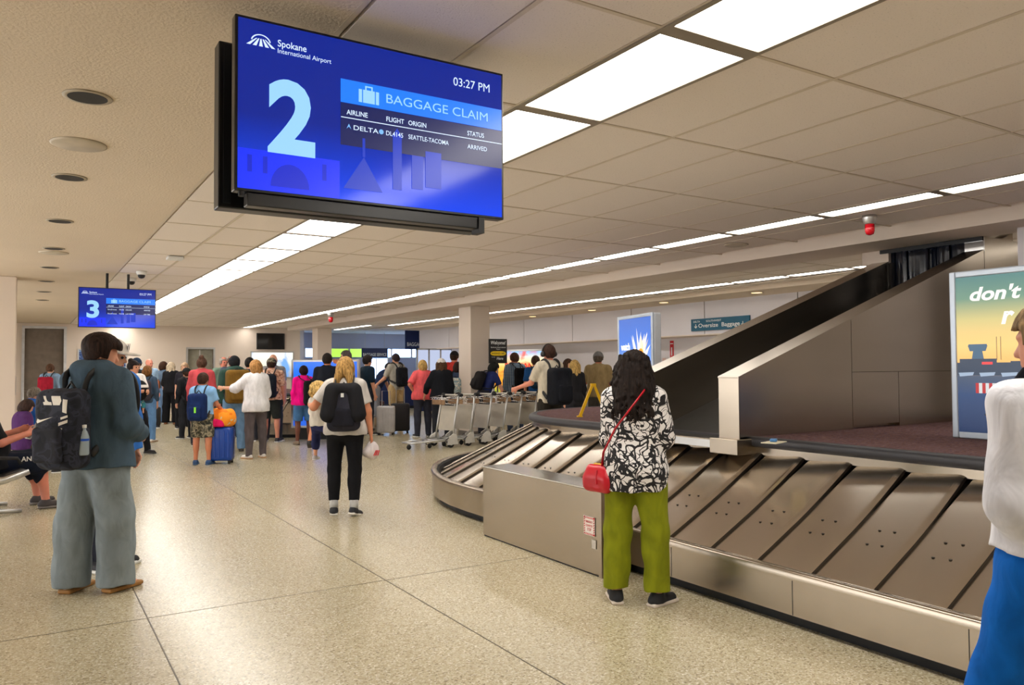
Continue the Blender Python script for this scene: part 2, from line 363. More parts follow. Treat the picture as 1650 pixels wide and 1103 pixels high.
# ------------------------------------------------------------ ceiling lights
M_DIFF = NT('lit_diffuser'); M_DIFF.set(Roughness=0.5); M_DIFF.b.inputs['Emission Color'].default_value = srgb(255, 250, 242)
M_DIFF.b.inputs['Emission Strength'].default_value = LAMP
_n = M_DIFF.n('ShaderNodeTexNoise', Scale=3.0); M_DIFF.l(M_DIFF.coord(), _n.inputs['Vector'])
M_DIFF.l(M_DIFF.ramp(_n.outputs['Fac'], [(0.3, (0.78, 0.78, 0.76, 1)), (0.7, (0.86, 0.86, 0.84, 1))]), M_DIFF.b.inputs['Base Color']); M_DIFF = M_DIFF.m
def strip(xa, xb, ys, label, group):
    wd = xb-xa; proto = None; cnt = 0
    for yc in ys:
        seen = inview((xa+wd/2, yc+PY*0.4, ZC)) or inview((xa+wd/2, yc, ZC)); cnt += seen
        lb = ('%s panel, counted from the near end, of %s' % (nth(cnt), label)) if seen else 'panel out of view overhead, of '+label
        if proto is None:
            proto = thing('ceiling_light', lb, 'ceiling light', (xa+wd/2, yc, ZC), 0, group)
            MB().box((-wd/2+0.03, -PY/2+0.045, 0.0), (wd/2-0.03, PY/2-0.045, 0.006)).build('diffuser', M_DIFF, proto)
            f = MB()
            for sx in (-1, 1): f.box((min(sx*(wd/2-0.03), sx*wd/2), -PY/2, -0.006), (max(sx*(wd/2-0.03), sx*wd/2), PY/2, 0.02))
            for sy in (-1, 1): f.box((-wd/2+0.03, min(sy*(PY/2-0.045), sy*PY/2), -0.006), (wd/2-0.03, max(sy*(PY/2-0.045), sy*PY/2), 0.02))
            f.build('frame', plain((150, 140, 124), 0.45, 0.2, 0.05), proto)
        else: copy_tree(proto, (xa+wd/2, yc, ZC))['label'] = lb
yr = [u0+PY*(j+0.5) for j in range(-7, 22)]
strip(*LS1, yr, 'the wide ceiling light strip', 'wide ceiling light strip')
strip(*LS2, yr, 'the narrow ceiling light strip over the carousel', 'narrow ceiling light strip over the carousel')
strip(*LS3, yr[:-3], 'the narrow light strip beyond the ceiling beam', 'narrow ceiling light strip beyond the beam')
strip(10.1, 10.4, [26.5, 27.72, 28.94], 'the short light strip over the service area', 'short ceiling light strip')
def downlight(x, y, z, lit, label, group):
    t = thing('recessed_downlight', label, 'ceiling light', (x, y, z), 0, group)
    MB().lathe([(0.105, -0.001), (0.125, -0.001), (0.125, -0.007), (0.105, -0.008)], 24).build('trim_ring', plain((178, 166, 146), 0.5), t, True)
    MB().lathe([(0.1, -0.0085), (0.1, -0.0095)], 24).build('lamp_opening', emit((255, 214, 150), 2.2) if lit else M_BLACK, t)
for n_, y_ in enumerate((4.87, 6.99, 9.1, 11.2, 13.3, 15.4, 17.5, 19.6), 1): downlight(0.27, y_, ZC, False, '%s dark recessed downlight from the camera in the left plaster ceiling' % nth(n_), 'unlit downlights in the plaster ceiling')
for n_, y_ in enumerate((18.2, 15.5, 12.9, 10.3), 1): downlight(12.03, y_, 2.98, True, '%s warm lit downlight from the left in the soffit along the right wall' % nth(n_), 'warm soffit downlights')
def disc(x, y, r, label, m, name='ceiling_speaker', cat='speaker', g=None):
    t = thing(name, label, cat, (x, y, ZC), 0, g)
    MB().lathe([(r, 0), (r, -0.008), (r-0.012, -0.014)], 28).build('rim', plain((196, 184, 164), 0.5), t, True)
    MB().lathe([(r-0.016, -0.010), (r-0.018, -0.013)], 28).build('grille', m, t)
mg = plain((176, 162, 140), 0.7, 0, 0.2, 200)
disc(0.28, 5.93, 0.17, 'beige round ceiling speaker between the two nearest dark downlights', mg)
disc(0.28, 11.6, 0.17, 'beige round ceiling speaker further along the plaster ceiling', mg)
ms = plain((120, 118, 116), 0.6, 0, 0.2, 200)
p = onz(1186, 394, ZC); disc(p.x, p.y, 0.15, 'grey round ceiling speaker left of the red beacon', ms)
p = onz(790, 461, ZC); disc(p.x, p.y, 0.17, 'grey round ceiling speaker above the tall column', ms)
p = onz(600, 494, ZC); disc(p.x, p.y, 0.2, 'grey round ceiling speaker far back near the small beacon', ms)
def beacon(px, py, k, label):
    p = onz(px, py, ZC); t = thing('warning_beacon', label, 'beacon', (p.x, p.y, ZC))
    MB().lathe([(0.07*k, 0), (0.07*k, -0.025*k), (0.055*k, -0.085*k), (0.05*k, -0.09*k)], 20).build('mount', M_ALU, t, True)
    MB().lathe([(0.046*k, -0.09*k), (0.046*k, -0.16*k), (0.036*k, -0.19*k), (0.012*k, -0.2*k)], 20).build('red_lens', plain((190, 8, 26), 0.15, 0, 0.1), t, True)
    MB().lathe([(0.048*k, -0.13*k), (0.048*k, -0.135*k)], 20).build('lens_ring', plain((225, 60, 70), 0.2), t)
beacon(1401, 347, 1.0, 'red warning beacon on the ceiling above the baggage chute')
beacon(533, 504, 1.3, 'small red warning beacon on the ceiling far back by the column')
def domecam(px, py, label):
    p = onz(px, py, ZC); t = thing('dome_camera', label, 'security camera', (p.x, p.y, ZC))
    MB().lathe([(0.075, 0), (0.075, -0.03), (0.065, -0.055)], 20).build('housing', M_WHITEP, t, True)
    MB().lathe([(0.055, -0.055), (0.05, -0.085), (0.032, -0.105), (0.008, -0.112)], 20).build('dome', M_DKPLASTIC, t, True)
domecam(228, 437, 'right-hand black dome camera on the ceiling above screen 3'); domecam(212, 448, 'left-hand black dome camera on the ceiling above screen 3')
p = onz(282, 413, ZC); t = thing('wireless_router', 'flat white access point box on the ceiling tiles', 'ceiling box', (p.x, p.y, ZC))
MB().rbox((0, 0, -0.025), (0.2, 0.2, 0.04)).build('casing', M_WHITEP, t, bevel=0.01); MB().rbox((0, 0, -0.003), (0.15, 0.15, 0.006)).build('bracket', M_BLACK, t)
# ============================================================ baggage carousels
def loop(R, yc0, yc1, xc, n=28, off=0.0):
    r = R-off; pts = [(xc-r, yc0), (xc-r, yc1)]
    pts += [(xc-r*math.cos(math.pi*i/n), yc1+r*math.sin(math.pi*i/n)) for i in range(1, n)]
    pts += [(xc+r, yc1), (xc+r, yc0)]
    pts += [(xc+r*math.cos(math.pi*i/n), yc0-r*math.sin(math.pi*i/n)) for i in range(1, n)]
    return pts
def sweep(R, yc0, yc1, xc, prof, closed=True):
    rows = [[(x, y, z) for (x, y) in loop(R, yc0, yc1, xc, 28, off)] for off, z in prof]
    if closed: rows.append(rows[0])
    return MB().grid(rows, True)
def plate_mesh(curve, R, pitch, name):
    # v: 0 rim .. 1 deck ; u: 0 (near side, tucked under) .. 1 (raised lip)
    m = MB(); nv = 12; QL = [0, 0.02, 0.06, 0.10, 0.15, 0.3, 0.5, 0.7, 0.88, 0.93, 0.97, 1.0]; nu = len(QL)-1; top = []; bot = []
    dth = pitch/(R-0.62)
    for i in range(nv+1):
        v = i/nv; off = 0.075+v*1.19; z = 0.225+v*0.60
        ua = -0.015+0.14*max(0, (v-0.42)/0.58)**1.5; ub = 1.0; ra = []; rb = []
        for j, q in enumerate(QL):
            u = ua+(ub-ua)*q
            lift = 0.040-0.030*u - 0.012*(max(0, 0.12-q)/0.12)**2
            if curve:
                a = dth*u; x, y = -(R-off)*math.cos(a), (R-off)*math.sin(a)
            else: x, y = -(R-off), pitch*u
            ra.append((x, y, z+lift)); rb.append((x, y, z+lift-0.006))
        top.append(ra); bot.append(rb[::-1])
    m.grid([[p for p in r][::-1] for r in top]); m.grid([r[::-1] for r in bot])
    m.cur = 1
    rows = [r[0] for r in top]; m.grid([rows, [(a, b, c-0.03) for a, b, c in rows]]); m.cur = 0
    rows = [r[-1] for r in top]; m.grid([rows, [(a, b, c-0.012) for a, b, c in rows]])
    m.cur = 1
    for u, v in ((0.38, 0.36), (0.62, 0.36), (0.38, 0.47), (0.62, 0.47)):
        off = 0.075+v*1.19; z = 0.225+v*0.6+0.040-0.03*u
        x, y = ((-(R-off)*math.cos(dth*u), (R-off)*math.sin(dth*u)) if curve else (-(R-off), pitch*u))
        m.lathe([(0.011, 0), (0.010, 0.003), (0.004, 0.0035)], 8, (x, y, z))
    o = m.build(name, [M_PLATE, plain((60, 52, 44), 0.5, 0.6)], smooth=False)
    for p in o.data.polygons: p.use_smooth = False
    me = o.data; bpy.data.objects.remove(o); return me
def carousel(R, xc, ya, yb, label, ns, nc=21):
    t = thing('baggage_carousel', label, 'carousel', (xc, ya, 0)); L = yb-ya
    S = lambda prof, c=True: sweep(R, 0, L, 0, prof, c)
    S([(0.07, 0.0), (0.06, 0.10), (0.10, 0.10), (0.10, 0.0)]).build('kick_plate', plain((14, 18, 24), 0.5), t)
    S([(0.0, 0.075), (0.0, 0.30), (0.02, 0.30), (0.02, 0.075)]).build('fascia', M_STEELH, t)
    S([(-0.012, 0.285), (-0.014, 0.325), (-0.004, 0.338), (0.045, 0.338), (0.058, 0.328), (0.06, 0.285)]).build('rim', M_STEEL, t, True, 0)
    S([(0.055, 0.33), (0.062, 0.21), (0.08, 0.20), (0.08, 0.31)]).build('rubber_skirt', M_RUBBER, t)
    S([(0.06, 0.19), (1.30, 0.80), (1.30, 0.79), (0.06, 0.17)]).build('slide_bed', plain((40, 34, 28), 0.5, 0.4), t)
    pit = L/ns; ms = plate_mesh(False, R, pit, 'plate'); pc = math.pi*(R-0.62)/nc; mc = plate_mesh(True, R, pc, 'plate')
    for i in range(ns):
        o = link(bpy.data.objects.new('plate', ms), t); o.location = (0, i*pit, 0)
        o = link(bpy.data.objects.new('plate', ms), t); o.location = (0, L-i*pit, 0); o.rotation_euler = (0, 0, math.pi)
    for i in range(nc):
        o = link(bpy.data.objects.new('plate', mc), t); o.location = (0, L, 0); o.rotation_euler = (0, 0, -math.pi*i/nc-0.0)
        o = link(bpy.data.objects.new('plate', mc), t); o.location = (0, 0, 0); o.rotation_euler = (0, 0, -math.pi*i/nc+math.pi)
    S([(1.24, 0.825), (1.24, 0.885), (1.4, 0.885), (1.4, 0.825)]).build('deck_band', M_STEEL, t)
    S([(1.24, 0.885), (1.205, 0.90), (1.20, 0.925), (1.205, 0.95), (1.235, 0.967), (1.30, 0.967), (1.30, 0.885)]).build('deck_bumper', plain((38, 38, 44), 0.5, 0, 0.15), t, True)
    m = MB(); lp = loop(R, 0, L, 0, 28, 1.295); m.prism([(x, y, 0.84) for x, y in lp], (0, 0, 0.125)); m.build('carpet_deck', M_CARPET, t)
    for k in range(1, 8):   # fascia seams
        y = L*k/8.0; MB().box((-R-0.0015, y-0.002, 0.078), (-R+0.002, y+0.002, 0.284)).build('fascia_seam', M_BLACK, t)
    for k in range(16):
        y = L*(k+0.5)/16; MB().lathe([(0.008, 0.015), (0.008, 0.018), (0.003, 0.02)], 8, (-R, y, 0.30), 'X').build('rim_screw', M_ALU, t).rotation_euler = (0, 0, 0)
    return t
XC, RO = 7.1, 3.24
C2 = carousel(RO, XC, -1.0, 7.15, 'large stainless baggage carousel with sloping plates in the foreground', 20)
carousel(1.9, 5.8, 19.3, 25.5, 'stainless baggage carousel far back behind the crowd', 15, 10)
# drive housing standing in front of the carousel
t = thing('drive_housing', 'plain stainless steel box guard in front of the carousel', 'metal guard', (3.6, 4.55, 0))
MB().box((0, 0, 0.012), (0.28, 1.75, 0.632)).build('housing', M_STEEL, t, bevel=0.006)
MB().box((-0.006, -0.006, 0.632), (0.29, 1.756, 0.642)).build('top_trim', M_CHROME, t)
MB().box((-0.004, -0.006, 0.0), (0.02, 0.03, 0.632)).build('corner_trim', M_STEELH, t)
MB().box((0.01, 0.005, 0), (0.27, 1.745, 0.012)).build('base_gap', M_BLACK, t)
def sticker(root, y0, z0, wd, ht):
    s = MB().box((-0.0055, y0-wd, z0), (-0.004, y0, z0+ht)).build('warning_sticker', plain((236, 228, 222), 0.5, 0, 0.03), root)
    s['label'] = 'white sticker edged with red stripes'
    m = MB(); r = 0.014; x = -0.0066
    n = 8
    for k in range(n):
        for z in (z0+0.003, z0+ht-r-0.003):
            y = y0-wd*(k+0.2)/n; m._add([(x, y, z), (x, y-0.009, z), (x, y-0.017, z+r), (x, y-0.008, z+r)], [(0, 1, 2, 3)])
        for y in (y0-0.003, y0-wd+r+0.003):
            z = z0+ht*(k+0.15)/n; m._add([(x, y, z), (x, y-r, z+0.008), (x, y-r, z+0.017), (x, y, z+0.009)], [(0, 1, 2, 3)])
    m.build('red_stripes', plain((200, 24, 34), 0.5), s)
    for i, (wtx, hh) in enumerate((('EMERGENCY', 0.017), ('CONVEYOR', 0.017), ('STOP', 0.020))):
        tx = text(wtx, plain((200, 24, 34), 0.5), s, 0, 0, hh, wd*0.6 if i < 2 else wd*0.36, 0.02, 0, True)
        tx.rotation_euler = (0, 0, -math.pi/2); tx.location = (-0.0066, y0-wd/2, z0+ht*0.66-i*0.029)
sticker(t, 0.205, 0.29, 0.135, 0.14)
MB().box((-0.0055, 0.06, 0.2), (-0.004, 0.11, 0.265)).build('label_remnant', plain((205, 198, 190), 0.6), t)
# ------------------------------------------------------------ feed conveyor
t = thing('baggage_chute', 'stainless walled feed conveyor sloping up from the carousel to the ceiling', 'conveyor', (4.95, 4.45, 0.967))
def zt(x): return 1.452-0.967+0.345*(x-4.95)            # top of the sloping wall, local z
def wallpanel(xa, xb, za, zb, y0, y1, name='wall_panel', m=M_STEELH):
    a, b = xa-4.95, xb-4.95
    pts = [(a, y0, za), (b, y0, za)]
    ta, tb = min(zb, zt(xa)), min(zb, zt(xb)); pts += [(b, y0, tb)]
    if (zt(xa) < zb) and (zt(xb) > zb): pts.append((4.95+(zb-(1.452-0.967))/0.345-4.95, y0, zb))
    pts.append((a, y0, ta)); MB().prism(pts, (0, y1-y0, 0)).build(name, m, t)
for xa, xb, za, zb in ((4.97, 6.468, 0, 9), (6.474, 7.20, 0.03, 0.52), (7.206, 9.6, 0.0, 0.52), (6.474, 8.84, 0.526, 9)):
    wallpanel(xa, xb, za, zb, 0.0, 0.06)
MB().box((3.9, 0, 0.526), (4.65, 0.06, 1.98)).build('wall_panel', M_STEELH, t)
wallpanel(4.97, 9.6, 0.0, 9, 0.062, 0.2, 'wall_core', M_STEEL)
def cap(ya, yb, xa, xb, name='wall_cap'):
    a, b = xa-4.95, xb-4.95
    MB().prism([(a, ya, zt(xa)), (b, ya, zt(xb)), (b, ya, zt(xb)+0.012), (a, ya, zt(xa)+0.012)], (0, yb-ya, 0)).build(name, M_STEEL, t)
cap(-0.012, 0.215, 4.95, 8.84)
MB().box((0.0, -0.01, -0.02), (0.02, 0.21, zt(4.97))).build('end_post', M_STEEL, t, bevel=0.004)
MB().box((-0.06, -0.04, -0.14), (0.20, 0.26, -0.015)).build('end_block', M_STEEL, t, bevel=0.004)
wallpanel(5.05, 9.6, 0.0, 9, 1.12, 1.18, 'wall_panel'); wallpanel(5.05, 9.6, 0.0, 9, 1.182, 1.3, 'wall_core', M_STEEL); cap(1.10, 1.32, 5.03, 8.84)
MB().prism([(0.08, 0.2, -0.03), (4.2, 0.2, 1.35), (4.2, 0.2, 1.2), (0.3, 0.2, -0.03)], (0, 0.92, 0)).build('belt', plain((26, 26, 24), 0.6, 0, 0.3, 12), t)
MB().box((-0.02, 0.262, -0.085), (0.12, 1.1, -0.03)).build('belt_nose', M_STEEL, t)
MB().box((-0.025, 0.262, -0.1), (-0.02, 1.4, -0.04)).build('belt_edge', M_ALU, t)
for k in range(11):
    y = 0.2+k*0.084; n = 5
    r0 = [(3.9+0.02*math.sin(k*2.1)+0.016*math.cos(math.pi*j/n+k), y+0.088*j/n, 0) for j in range(n+1)]
    zb = 1.28+0.02*(k % 3)
    MB().grid([[(a-0.05*math.sin(k*1.7), b, zb) for a, b, c in r0], [(a, b, 1.6) for a, b, c in r0], [(a, b, 1.96) for a, b, c in r0]]).build('curtain_strip', plain((20, 26, 40), 0.16, 0, 0.2), t, True)
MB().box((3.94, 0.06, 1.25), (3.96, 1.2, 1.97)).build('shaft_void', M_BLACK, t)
MB().box((3.88, -0.005, zt(8.83)), (3.9, 0.2, 1.98)).build('jamb_plate', M_CHROME, t)
MB().box((3.88, 1.1, zt(8.83)), (4.6, 1.45, 1.98)).build('jamb_wall', M_WALL, t)
MB().box((3.86, 0.0, 1.935), (3.9, 1.2, 1.98)).build('curtain_rail', M_DKPLASTIC, t)
# tray with a small bottle lying on the deck
p = onz(1247, 713, 0.967); t = thing('paper_card', 'small white card lying on the carpeted carousel deck', 'card', (p.x, p.y, 0.967), 0.3)
MB().rbox((0, 0, 0.004), (0.2, 0.12, 0.006)).build('card', plain((214, 206, 180), 0.6), t); MB().rbox((0.02, 0.01, 0.018), (0.07, 0.05, 0.022), 0.3).build('blue_packet', plain((70, 130, 190), 0.3), t, bevel=0.006)
# ------------------------------------------------------------ poster light boxes on the deck
def gradient(stops, zlo, zhi, strength, noise=None):
    g = NT('backlit_print'); g.set(Roughness=0.25); g.b.inputs['Base Color'].default_value = (0.02, 0.02, 0.02, 1)
    tc_ = g.n('ShaderNodeTexCoord'); sx = g.n('ShaderNodeSeparateXYZ'); g.l(tc_.outputs['Object'], sx.inputs[0])
    mr = g.n('ShaderNodeMapRange'); mr.inputs['From Min'].default_value = zlo; mr.inputs['From Max'].default_value = zhi
    g.l(sx.outputs['Z'], mr.inputs['Value']); col = g.ramp(mr.outputs['Result'], [(p, srgb(*c)) for p, c in stops])
    if noise:
        nz = g.n('ShaderNodeTexNoise', Scale=noise[0], Detail=4.0, Distortion=noise[2]); g.l(g.coord(noise[1]), nz.inputs['Vector'])
        mx = g.n('ShaderNodeMix', data_type='RGBA'); g.l(g.ramp(nz.outputs['Fac'], [(0.48, (0, 0, 0, 1)), (0.66, (0.85, 0.85, 0.85, 1))]), mx.inputs['Factor'])
        g.l(col, mx.inputs[6]); mx.inputs[7].default_value = srgb(*noise[3]); col = mx.outputs[2]
    g.l(col, g.b.inputs['Emission Color']); g.b.inputs['Emission Strength'].default_value = strength; return g.m
def lightbox(label, loc, rz, wd, ht, printmat, th=0.16):
    # local: x along the face, front faces -Y
    t = thing('poster_light_box', label, 'poster', loc, rz)
    MB().rbox((0, th/2, ht/2), (wd, th-0.02, ht)).build('casing', plain((206, 212, 218), 0.35, 0.3, 0.04), t, bevel=0.02)
    f = MB()
    for s in (-1, 1):
        f.box((min(s*(wd/2-0.05), s*wd/2), -0.012, 0), (max(s*(wd/2-0.05), s*wd/2), 0.02, ht))
        zc = 0 if s < 0 else ht-0.05
        f.box((-wd/2+0.05, -0.012, zc), (wd/2-0.05, 0.02, zc+0.05))
    f.build('frame', plain((196, 208, 222), 0.3, 0.4, 0.04), t, bevel=0.008)
    return t, MB().box((-wd/2+0.05, -0.004, 0.05), (wd/2-0.05, 0.012, ht-0.05)).build('backlit_print', printmat, t)
# sunset airport poster on the right (faces -X)
q = onz(1536, 704, 0.967)
W2, H2 = 1.05, 1.33
g2 = gradient([(0.0, (16, 44, 84)), (0.24, (28, 62, 108)), (0.36, (60, 76, 100)), (0.42, (240, 176, 92)), (0.55, (250, 200, 116)), (0.72, (206, 190, 120)), (0.86, (104, 142, 120)), (1.0, (74, 122, 120))], 0.05, H2-0.05, 1.0)
t, pr = lightbox('tall backlit poster of an airport at sunset reading don\'t', (q.x, q.y-W2/2, 0.967), -math.pi/2, W2, H2, g2)
x0 = -W2/2+0.05; y = -0.006
m = MB(); m.prism([(x0+0.11, y, 0.60), (x0+0.21, y, 0.60), (x0+0.195, y, 0.69), (x0+0.125, y, 0.69)], (0, -0.001, 0)); m.prism([(x0+0.10, y, 0.69), (x0+0.22, y, 0.69), (x0+0.235, y, 0.735), (x0+0.085, y, 0.735)], (0, -0.001, 0)); m.box((x0+0.09, y-0.001, 0.735), (x0+0.23, y, 0.745))
m.build('printed_tower', emit((70, 110, 140), 0.7), pr)
m = MB(); m.box((x0, y-0.001, 0.50), (x0+0.95, y, 0.60)); m.box((x0+0.02, y-0.0012, 0.59), (x0+0.3, y, 0.63)); m.box((x0+0.4, y-0.0012, 0.58), (x0+0.9, y, 0.61)); m.build('printed_terminal', emit((46, 66, 92), 0.7), pr)
m = MB()
for k in range(5): m.prism([(x0+0.02+k*0.16, y-0.002, 0.49), (x0+0.12+k*0.16, y-0.002, 0.50), (x0+0.13+k*0.16, y-0.002, 0.525), (x0+0.01+k*0.16, y-0.002, 0.52)], (0, -0.001, 0))
m.prism([(x0+0.42, y-0.002, 0.40), (x0+0.8, y-0.002, 0.45), (x0+0.8, y-0.002, 0.50), (x0+0.6, y-0.002, 0.47)], (0, -0.001, 0))
m.build('printed_aircraft', emit((170, 190, 214), 0.8), pr)
m = MB(); [m.box((x0+0.14+k*0.05, y-0.0035, 0.36), (x0+0.165+k*0.05, y-0.002, 0.44)) for k in range(5)]; m.build('printed_barrier', emit((196, 40, 44), 0.8), pr)
m = MB(); [m.box((x0+0.165+k*0.05, y-0.0035, 0.36), (x0+0.19+k*0.05, y-0.002, 0.44)) for k in range(4)]; m.build('printed_barrier', emit((226, 226, 226), 0.8), pr)
m = MB(); m.box((x0+0.19, y-0.002, 0.585), (x0+0.27, y-0.001, 0.605)); m.build('printed_lamp_glow', emit((250, 60, 60), 1.0), pr)
m = MB(); [m.box((x0+xx, y-0.001, 0.62), (x0+xx+0.004, y, 0.8)) for xx in (0.30, 0.33)]; m.build('printed_mast', emit((120, 100, 80), 0.7), pr)
mw = emit((250, 244, 232), 1.0)
text("don't", mw, pr, x0+0.11, 1.09, 0.10, 0.38, 0.03, -0.008, False, 0.25)
text("r", mw, pr, x0+0.34, 0.90, 0.13, None, 0.035, -0.008, False, 0.25)
# blue poster behind the curly haired woman
g1 = gradient([(0.0, (255, 214, 120)), (0.3, (214, 190, 196)), (0.5, (110, 150, 220)), (0.75, (58, 112, 206)), (1.0, (50, 98, 186))], 0.05, 1.27, 1.15)
pa, pb = Vector((7.33, 8.08, 0)), Vector((7.62, 9.18, 0)); dv = (pa-pb); W1 = dv.length
rz1 = math.atan2(dv.y, dv.x); ctr = (pa+pb)/2
t, pr1 = lightbox('backlit blue sky poster with white bursts behind the curly haired woman', (ctr.x, ctr.y, 0.967), rz1, W1, 1.335, g1, 0.14)
x0 = -W1/2+0.05
text('watch', emit((255, 250, 235), 1.3), pr1, x0+0.07, 0.83, 0.10, 0.3, 0.03, -0.008)
rs = np.random.RandomState(11)
for k in range(26):
    a = rs.uniform(-0.85, 0.85); L = rs.uniform(0.25, 0.62)*(1-0.3*abs(a)); w_ = rs.uniform(0.012, 0.035); bx, bz = x0+0.68+0.05*rs.randn(), 0.62+0.04*rs.randn()
    dx, dz = math.sin(a), math.cos(a); mxx = x0+W1-0.12
    pts = [(bx-w_*dz, bz+w_*dx), (bx+L*0.6*dx-w_*1.5*dz, bz+L*0.6*dz+w_*1.2*dx), (bx+L*dx, bz+L*dz), (bx+L*0.55*dx+w_*1.3*dz, bz+L*0.55*dz-w_*dx), (bx+w_*dz, bz-w_*dx)]
    m = MB(); m.prism([(min(max(p, x0+0.02), mxx), -0.0045-0.0001*k, min(z, 1.25)) for p, z in pts], (0, -0.0001, 0)); m.build('printed_spray', emit([(255, 246, 228), (226, 222, 240), (255, 226, 176)][k % 3], 1.05), pr1)
m = MB(); m.lathe([(0.085, 0), (0.084, 0.002)], 24, (x0+0.72, -0.006, 0.76), 'Y'); m.build('printed_helmet', emit((255, 150, 30), 1.3), pr1)
# ------------------------------------------------------------ hanging information screens
M_SCR = NT('lit_screen')
def screenmat(c0, c1, zlo, zhi, s):
    g = gradient([(0.0, c1), (0.45, c0), (1.0, c0)], zlo, zhi, s); b = g.node_tree.nodes['Principled BSDF']
    b.inputs['Roughness'].default_value = 0.1; b.inputs['Specular IOR Level'].default_value = 0.3; return g
def display(num, label, loc, W, H, rows, rowtxt):
    t = thing('information_display', label, 'screen', loc)      # local: x 0..W, z 0..H, front at y=0 facing -Y
    MB().box((0, 0.0, 0), (W, 0.055, H)).build('casing', M_DKPLASTIC, t, bevel=0.004)
    b = 0.012; sw, sh = W-2*b, H-2*b
    MB().box((b, -0.003, b), (W-b, 0.004, H-b)).build('screen', screenmat((0, 32, 140), (0, 66, 236), 0, H, 1.0), t)
    X = lambda u: b+u*sw
    Z = lambda v: H-b-v*sh
    def rect(u0, v0, u1, v1, m, nm, yy=-0.004): return MB().box((X(u0), yy-0.0005, Z(v1)), (X(u1), yy, Z(v0))).build(nm, m, t)
    lc = emit((150, 205, 255), 1.0); wt = emit((214, 232, 255), 1.0)
    rect(0, 0.765, 0.342, 1.0, emit((10, 46, 250), 1.0), 'bridge_band'); rect(0.345, 0.395, 1, 0.66, emit((2, 20, 84), 1.0), 'table_field')
    rect(0.345, 0.245, 1.0, 0.392, emit((18, 120, 250), 1.0), 'banner')
    dk = emit((6, 36, 196), 1.0); lk = emit((16, 62, 190), 1.0)
    m = MB(); yy = -0.0052
    ar = [(X(0.17+0.065*math.cos(math.pi*k/14)), yy, Z(0.97)+0.14*sh*math.sin(math.pi*k/14)) for k in range(15)]
    m.prism(ar, (0, -0.0004, 0))
    for k in range(6):
        if 0.03+k*0.05 < 0.09 or 0.03+k*0.05 > 0.24: m.box((X(0.03+k*0.05), yy-0.0004, Z(0.9)), (X(0.045+k*0.05), yy, Z(0.8)))
    m.build('bridge_arches', dk, t)
    m = MB(); m.prism([(X(0.355), yy, Z(0.93)), (X(0.43), yy, Z(0.72)), (X(0.5), yy, Z(0.93))], (0, -0.0003, 0)); m.box((X(0.425), yy-0.0003, Z(0.72)), (X(0.435), yy, Z(0.6)))
    m.box((X(0.54), yy-0.0003, Z(0.9)), (X(0.575), yy, Z(0.56))); m.prism([(X(0.535), yy, Z(0.56)), (X(0.58), yy, Z(0.56)), (X(0.557), yy, Z(0.5))], (0, -0.0003, 0))
    m.box((X(0.615), yy-0.0003, Z(0.88)), (X(0.66), yy, Z(0.66))); m.box((X(0.67), yy-0.0003, Z(0.86)), (X(0.735), yy, Z(0.62)))
    m.build('skyline', emit((2, 50, 184), 1.0), t)
    # airport emblem: arc over five fanned runway bars
    m = MB(); cx, cz = X(0.072), Z(0.15)
    arc = [(cx+0.033*sw*math.cos(a), cz+0.067*sh*(0.35+0.72*math.sin(a))) for a in [math.pi*(0.08+0.84*k/14) for k in range(15)]]
    for (a, b2), (c, d) in zip(arc, arc[1:]): m._add([(a, yy, b2), (c, yy, d), (c*0.9+cx*0.1, yy, d-0.006*sh), (a*0.9+cx*0.1, yy, b2-0.006*sh)], [(0, 1, 2, 3)])
    for k in (-2, -1, 0, 1, 2):
        xa, xb = cx+k*0.0068*sw, cx+k*0.0205*sw; ha, hb = 0.0018*sw, 0.0062*sw
        m._add([(xa-ha, yy, cz+0.045*sh), (xa+ha, yy, cz+0.045*sh), (xb+hb, yy, cz), (xb-hb, yy, cz)], [(0, 1, 2, 3)])
    m.build('airport_emblem', wt, t)
    T = lambda s, u, v, h, u1, mm=wt, bold=0.0: text(s, mm, t, X(u), Z(v), h*sh, (u1-u)*sw, bold, -0.0065)
    T('Spokane', 0.127, 0.128, 0.040, 0.224, bold=0.008); T('International Airport', 0.127, 0.168, 0.028, 0.311)
    T('03:27 PM', 0.787, 0.140, 0.056, 0.945)
    T(num, 0.095, 0.75, 0.41, 0.255, lc, 0.035)
    m = MB(); ca = X(0.449); z0 = Z(0.372)
    for a, b2 in ((-0.038, -0.026), (-0.022, 0.022), (0.026, 0.038)): m.box((ca+a*sw, yy-0.001, z0), (ca+b2*sw, yy, z0+0.082*sh))
    m.box((ca-0.014*sw, yy-0.001, z0+0.082*sh), (ca-0.009*sw, yy, z0+0.108*sh)); m.box((ca+0.009*sw, yy-0.001, z0+0.082*sh), (ca+0.014*sw, yy, z0+0.108*sh)); m.box((ca-0.014*sw, yy-0.001, z0+0.1*sh), (ca+0.014*sw, yy, z0+0.108*sh))
    m.build('suitcase_symbol', lc, t)
    T('BAGGAGE CLAIM', 0.515, 0.346, 0.058, 0.936, lc, 0.0)
    for s, u, u1 in (('AIRLINE', 0.366, 0.444), ('FLIGHT', 0.515, 0.584), ('ORIGIN', 0.601, 0.673), ('STATUS', 0.846, 0.919)): T(s, u, 0.465, 0.030, u1, bold=0.012)
    rect(0.346, 0.484, 0.999, 0.489, wt, 'rule', -0.006)
    for i, r in enumerate(rowtxt):
        v = 0.556+i*0.107
        for s, u, u1 in zip(r, (0.392 if num == '2' else 0.366, 0.514, 0.601, 0.846), (0.485, 0.58, 0.601+0.0118*len(r[2]), 0.932)): T(s, u, v, 0.029, u1, bold=0.006)
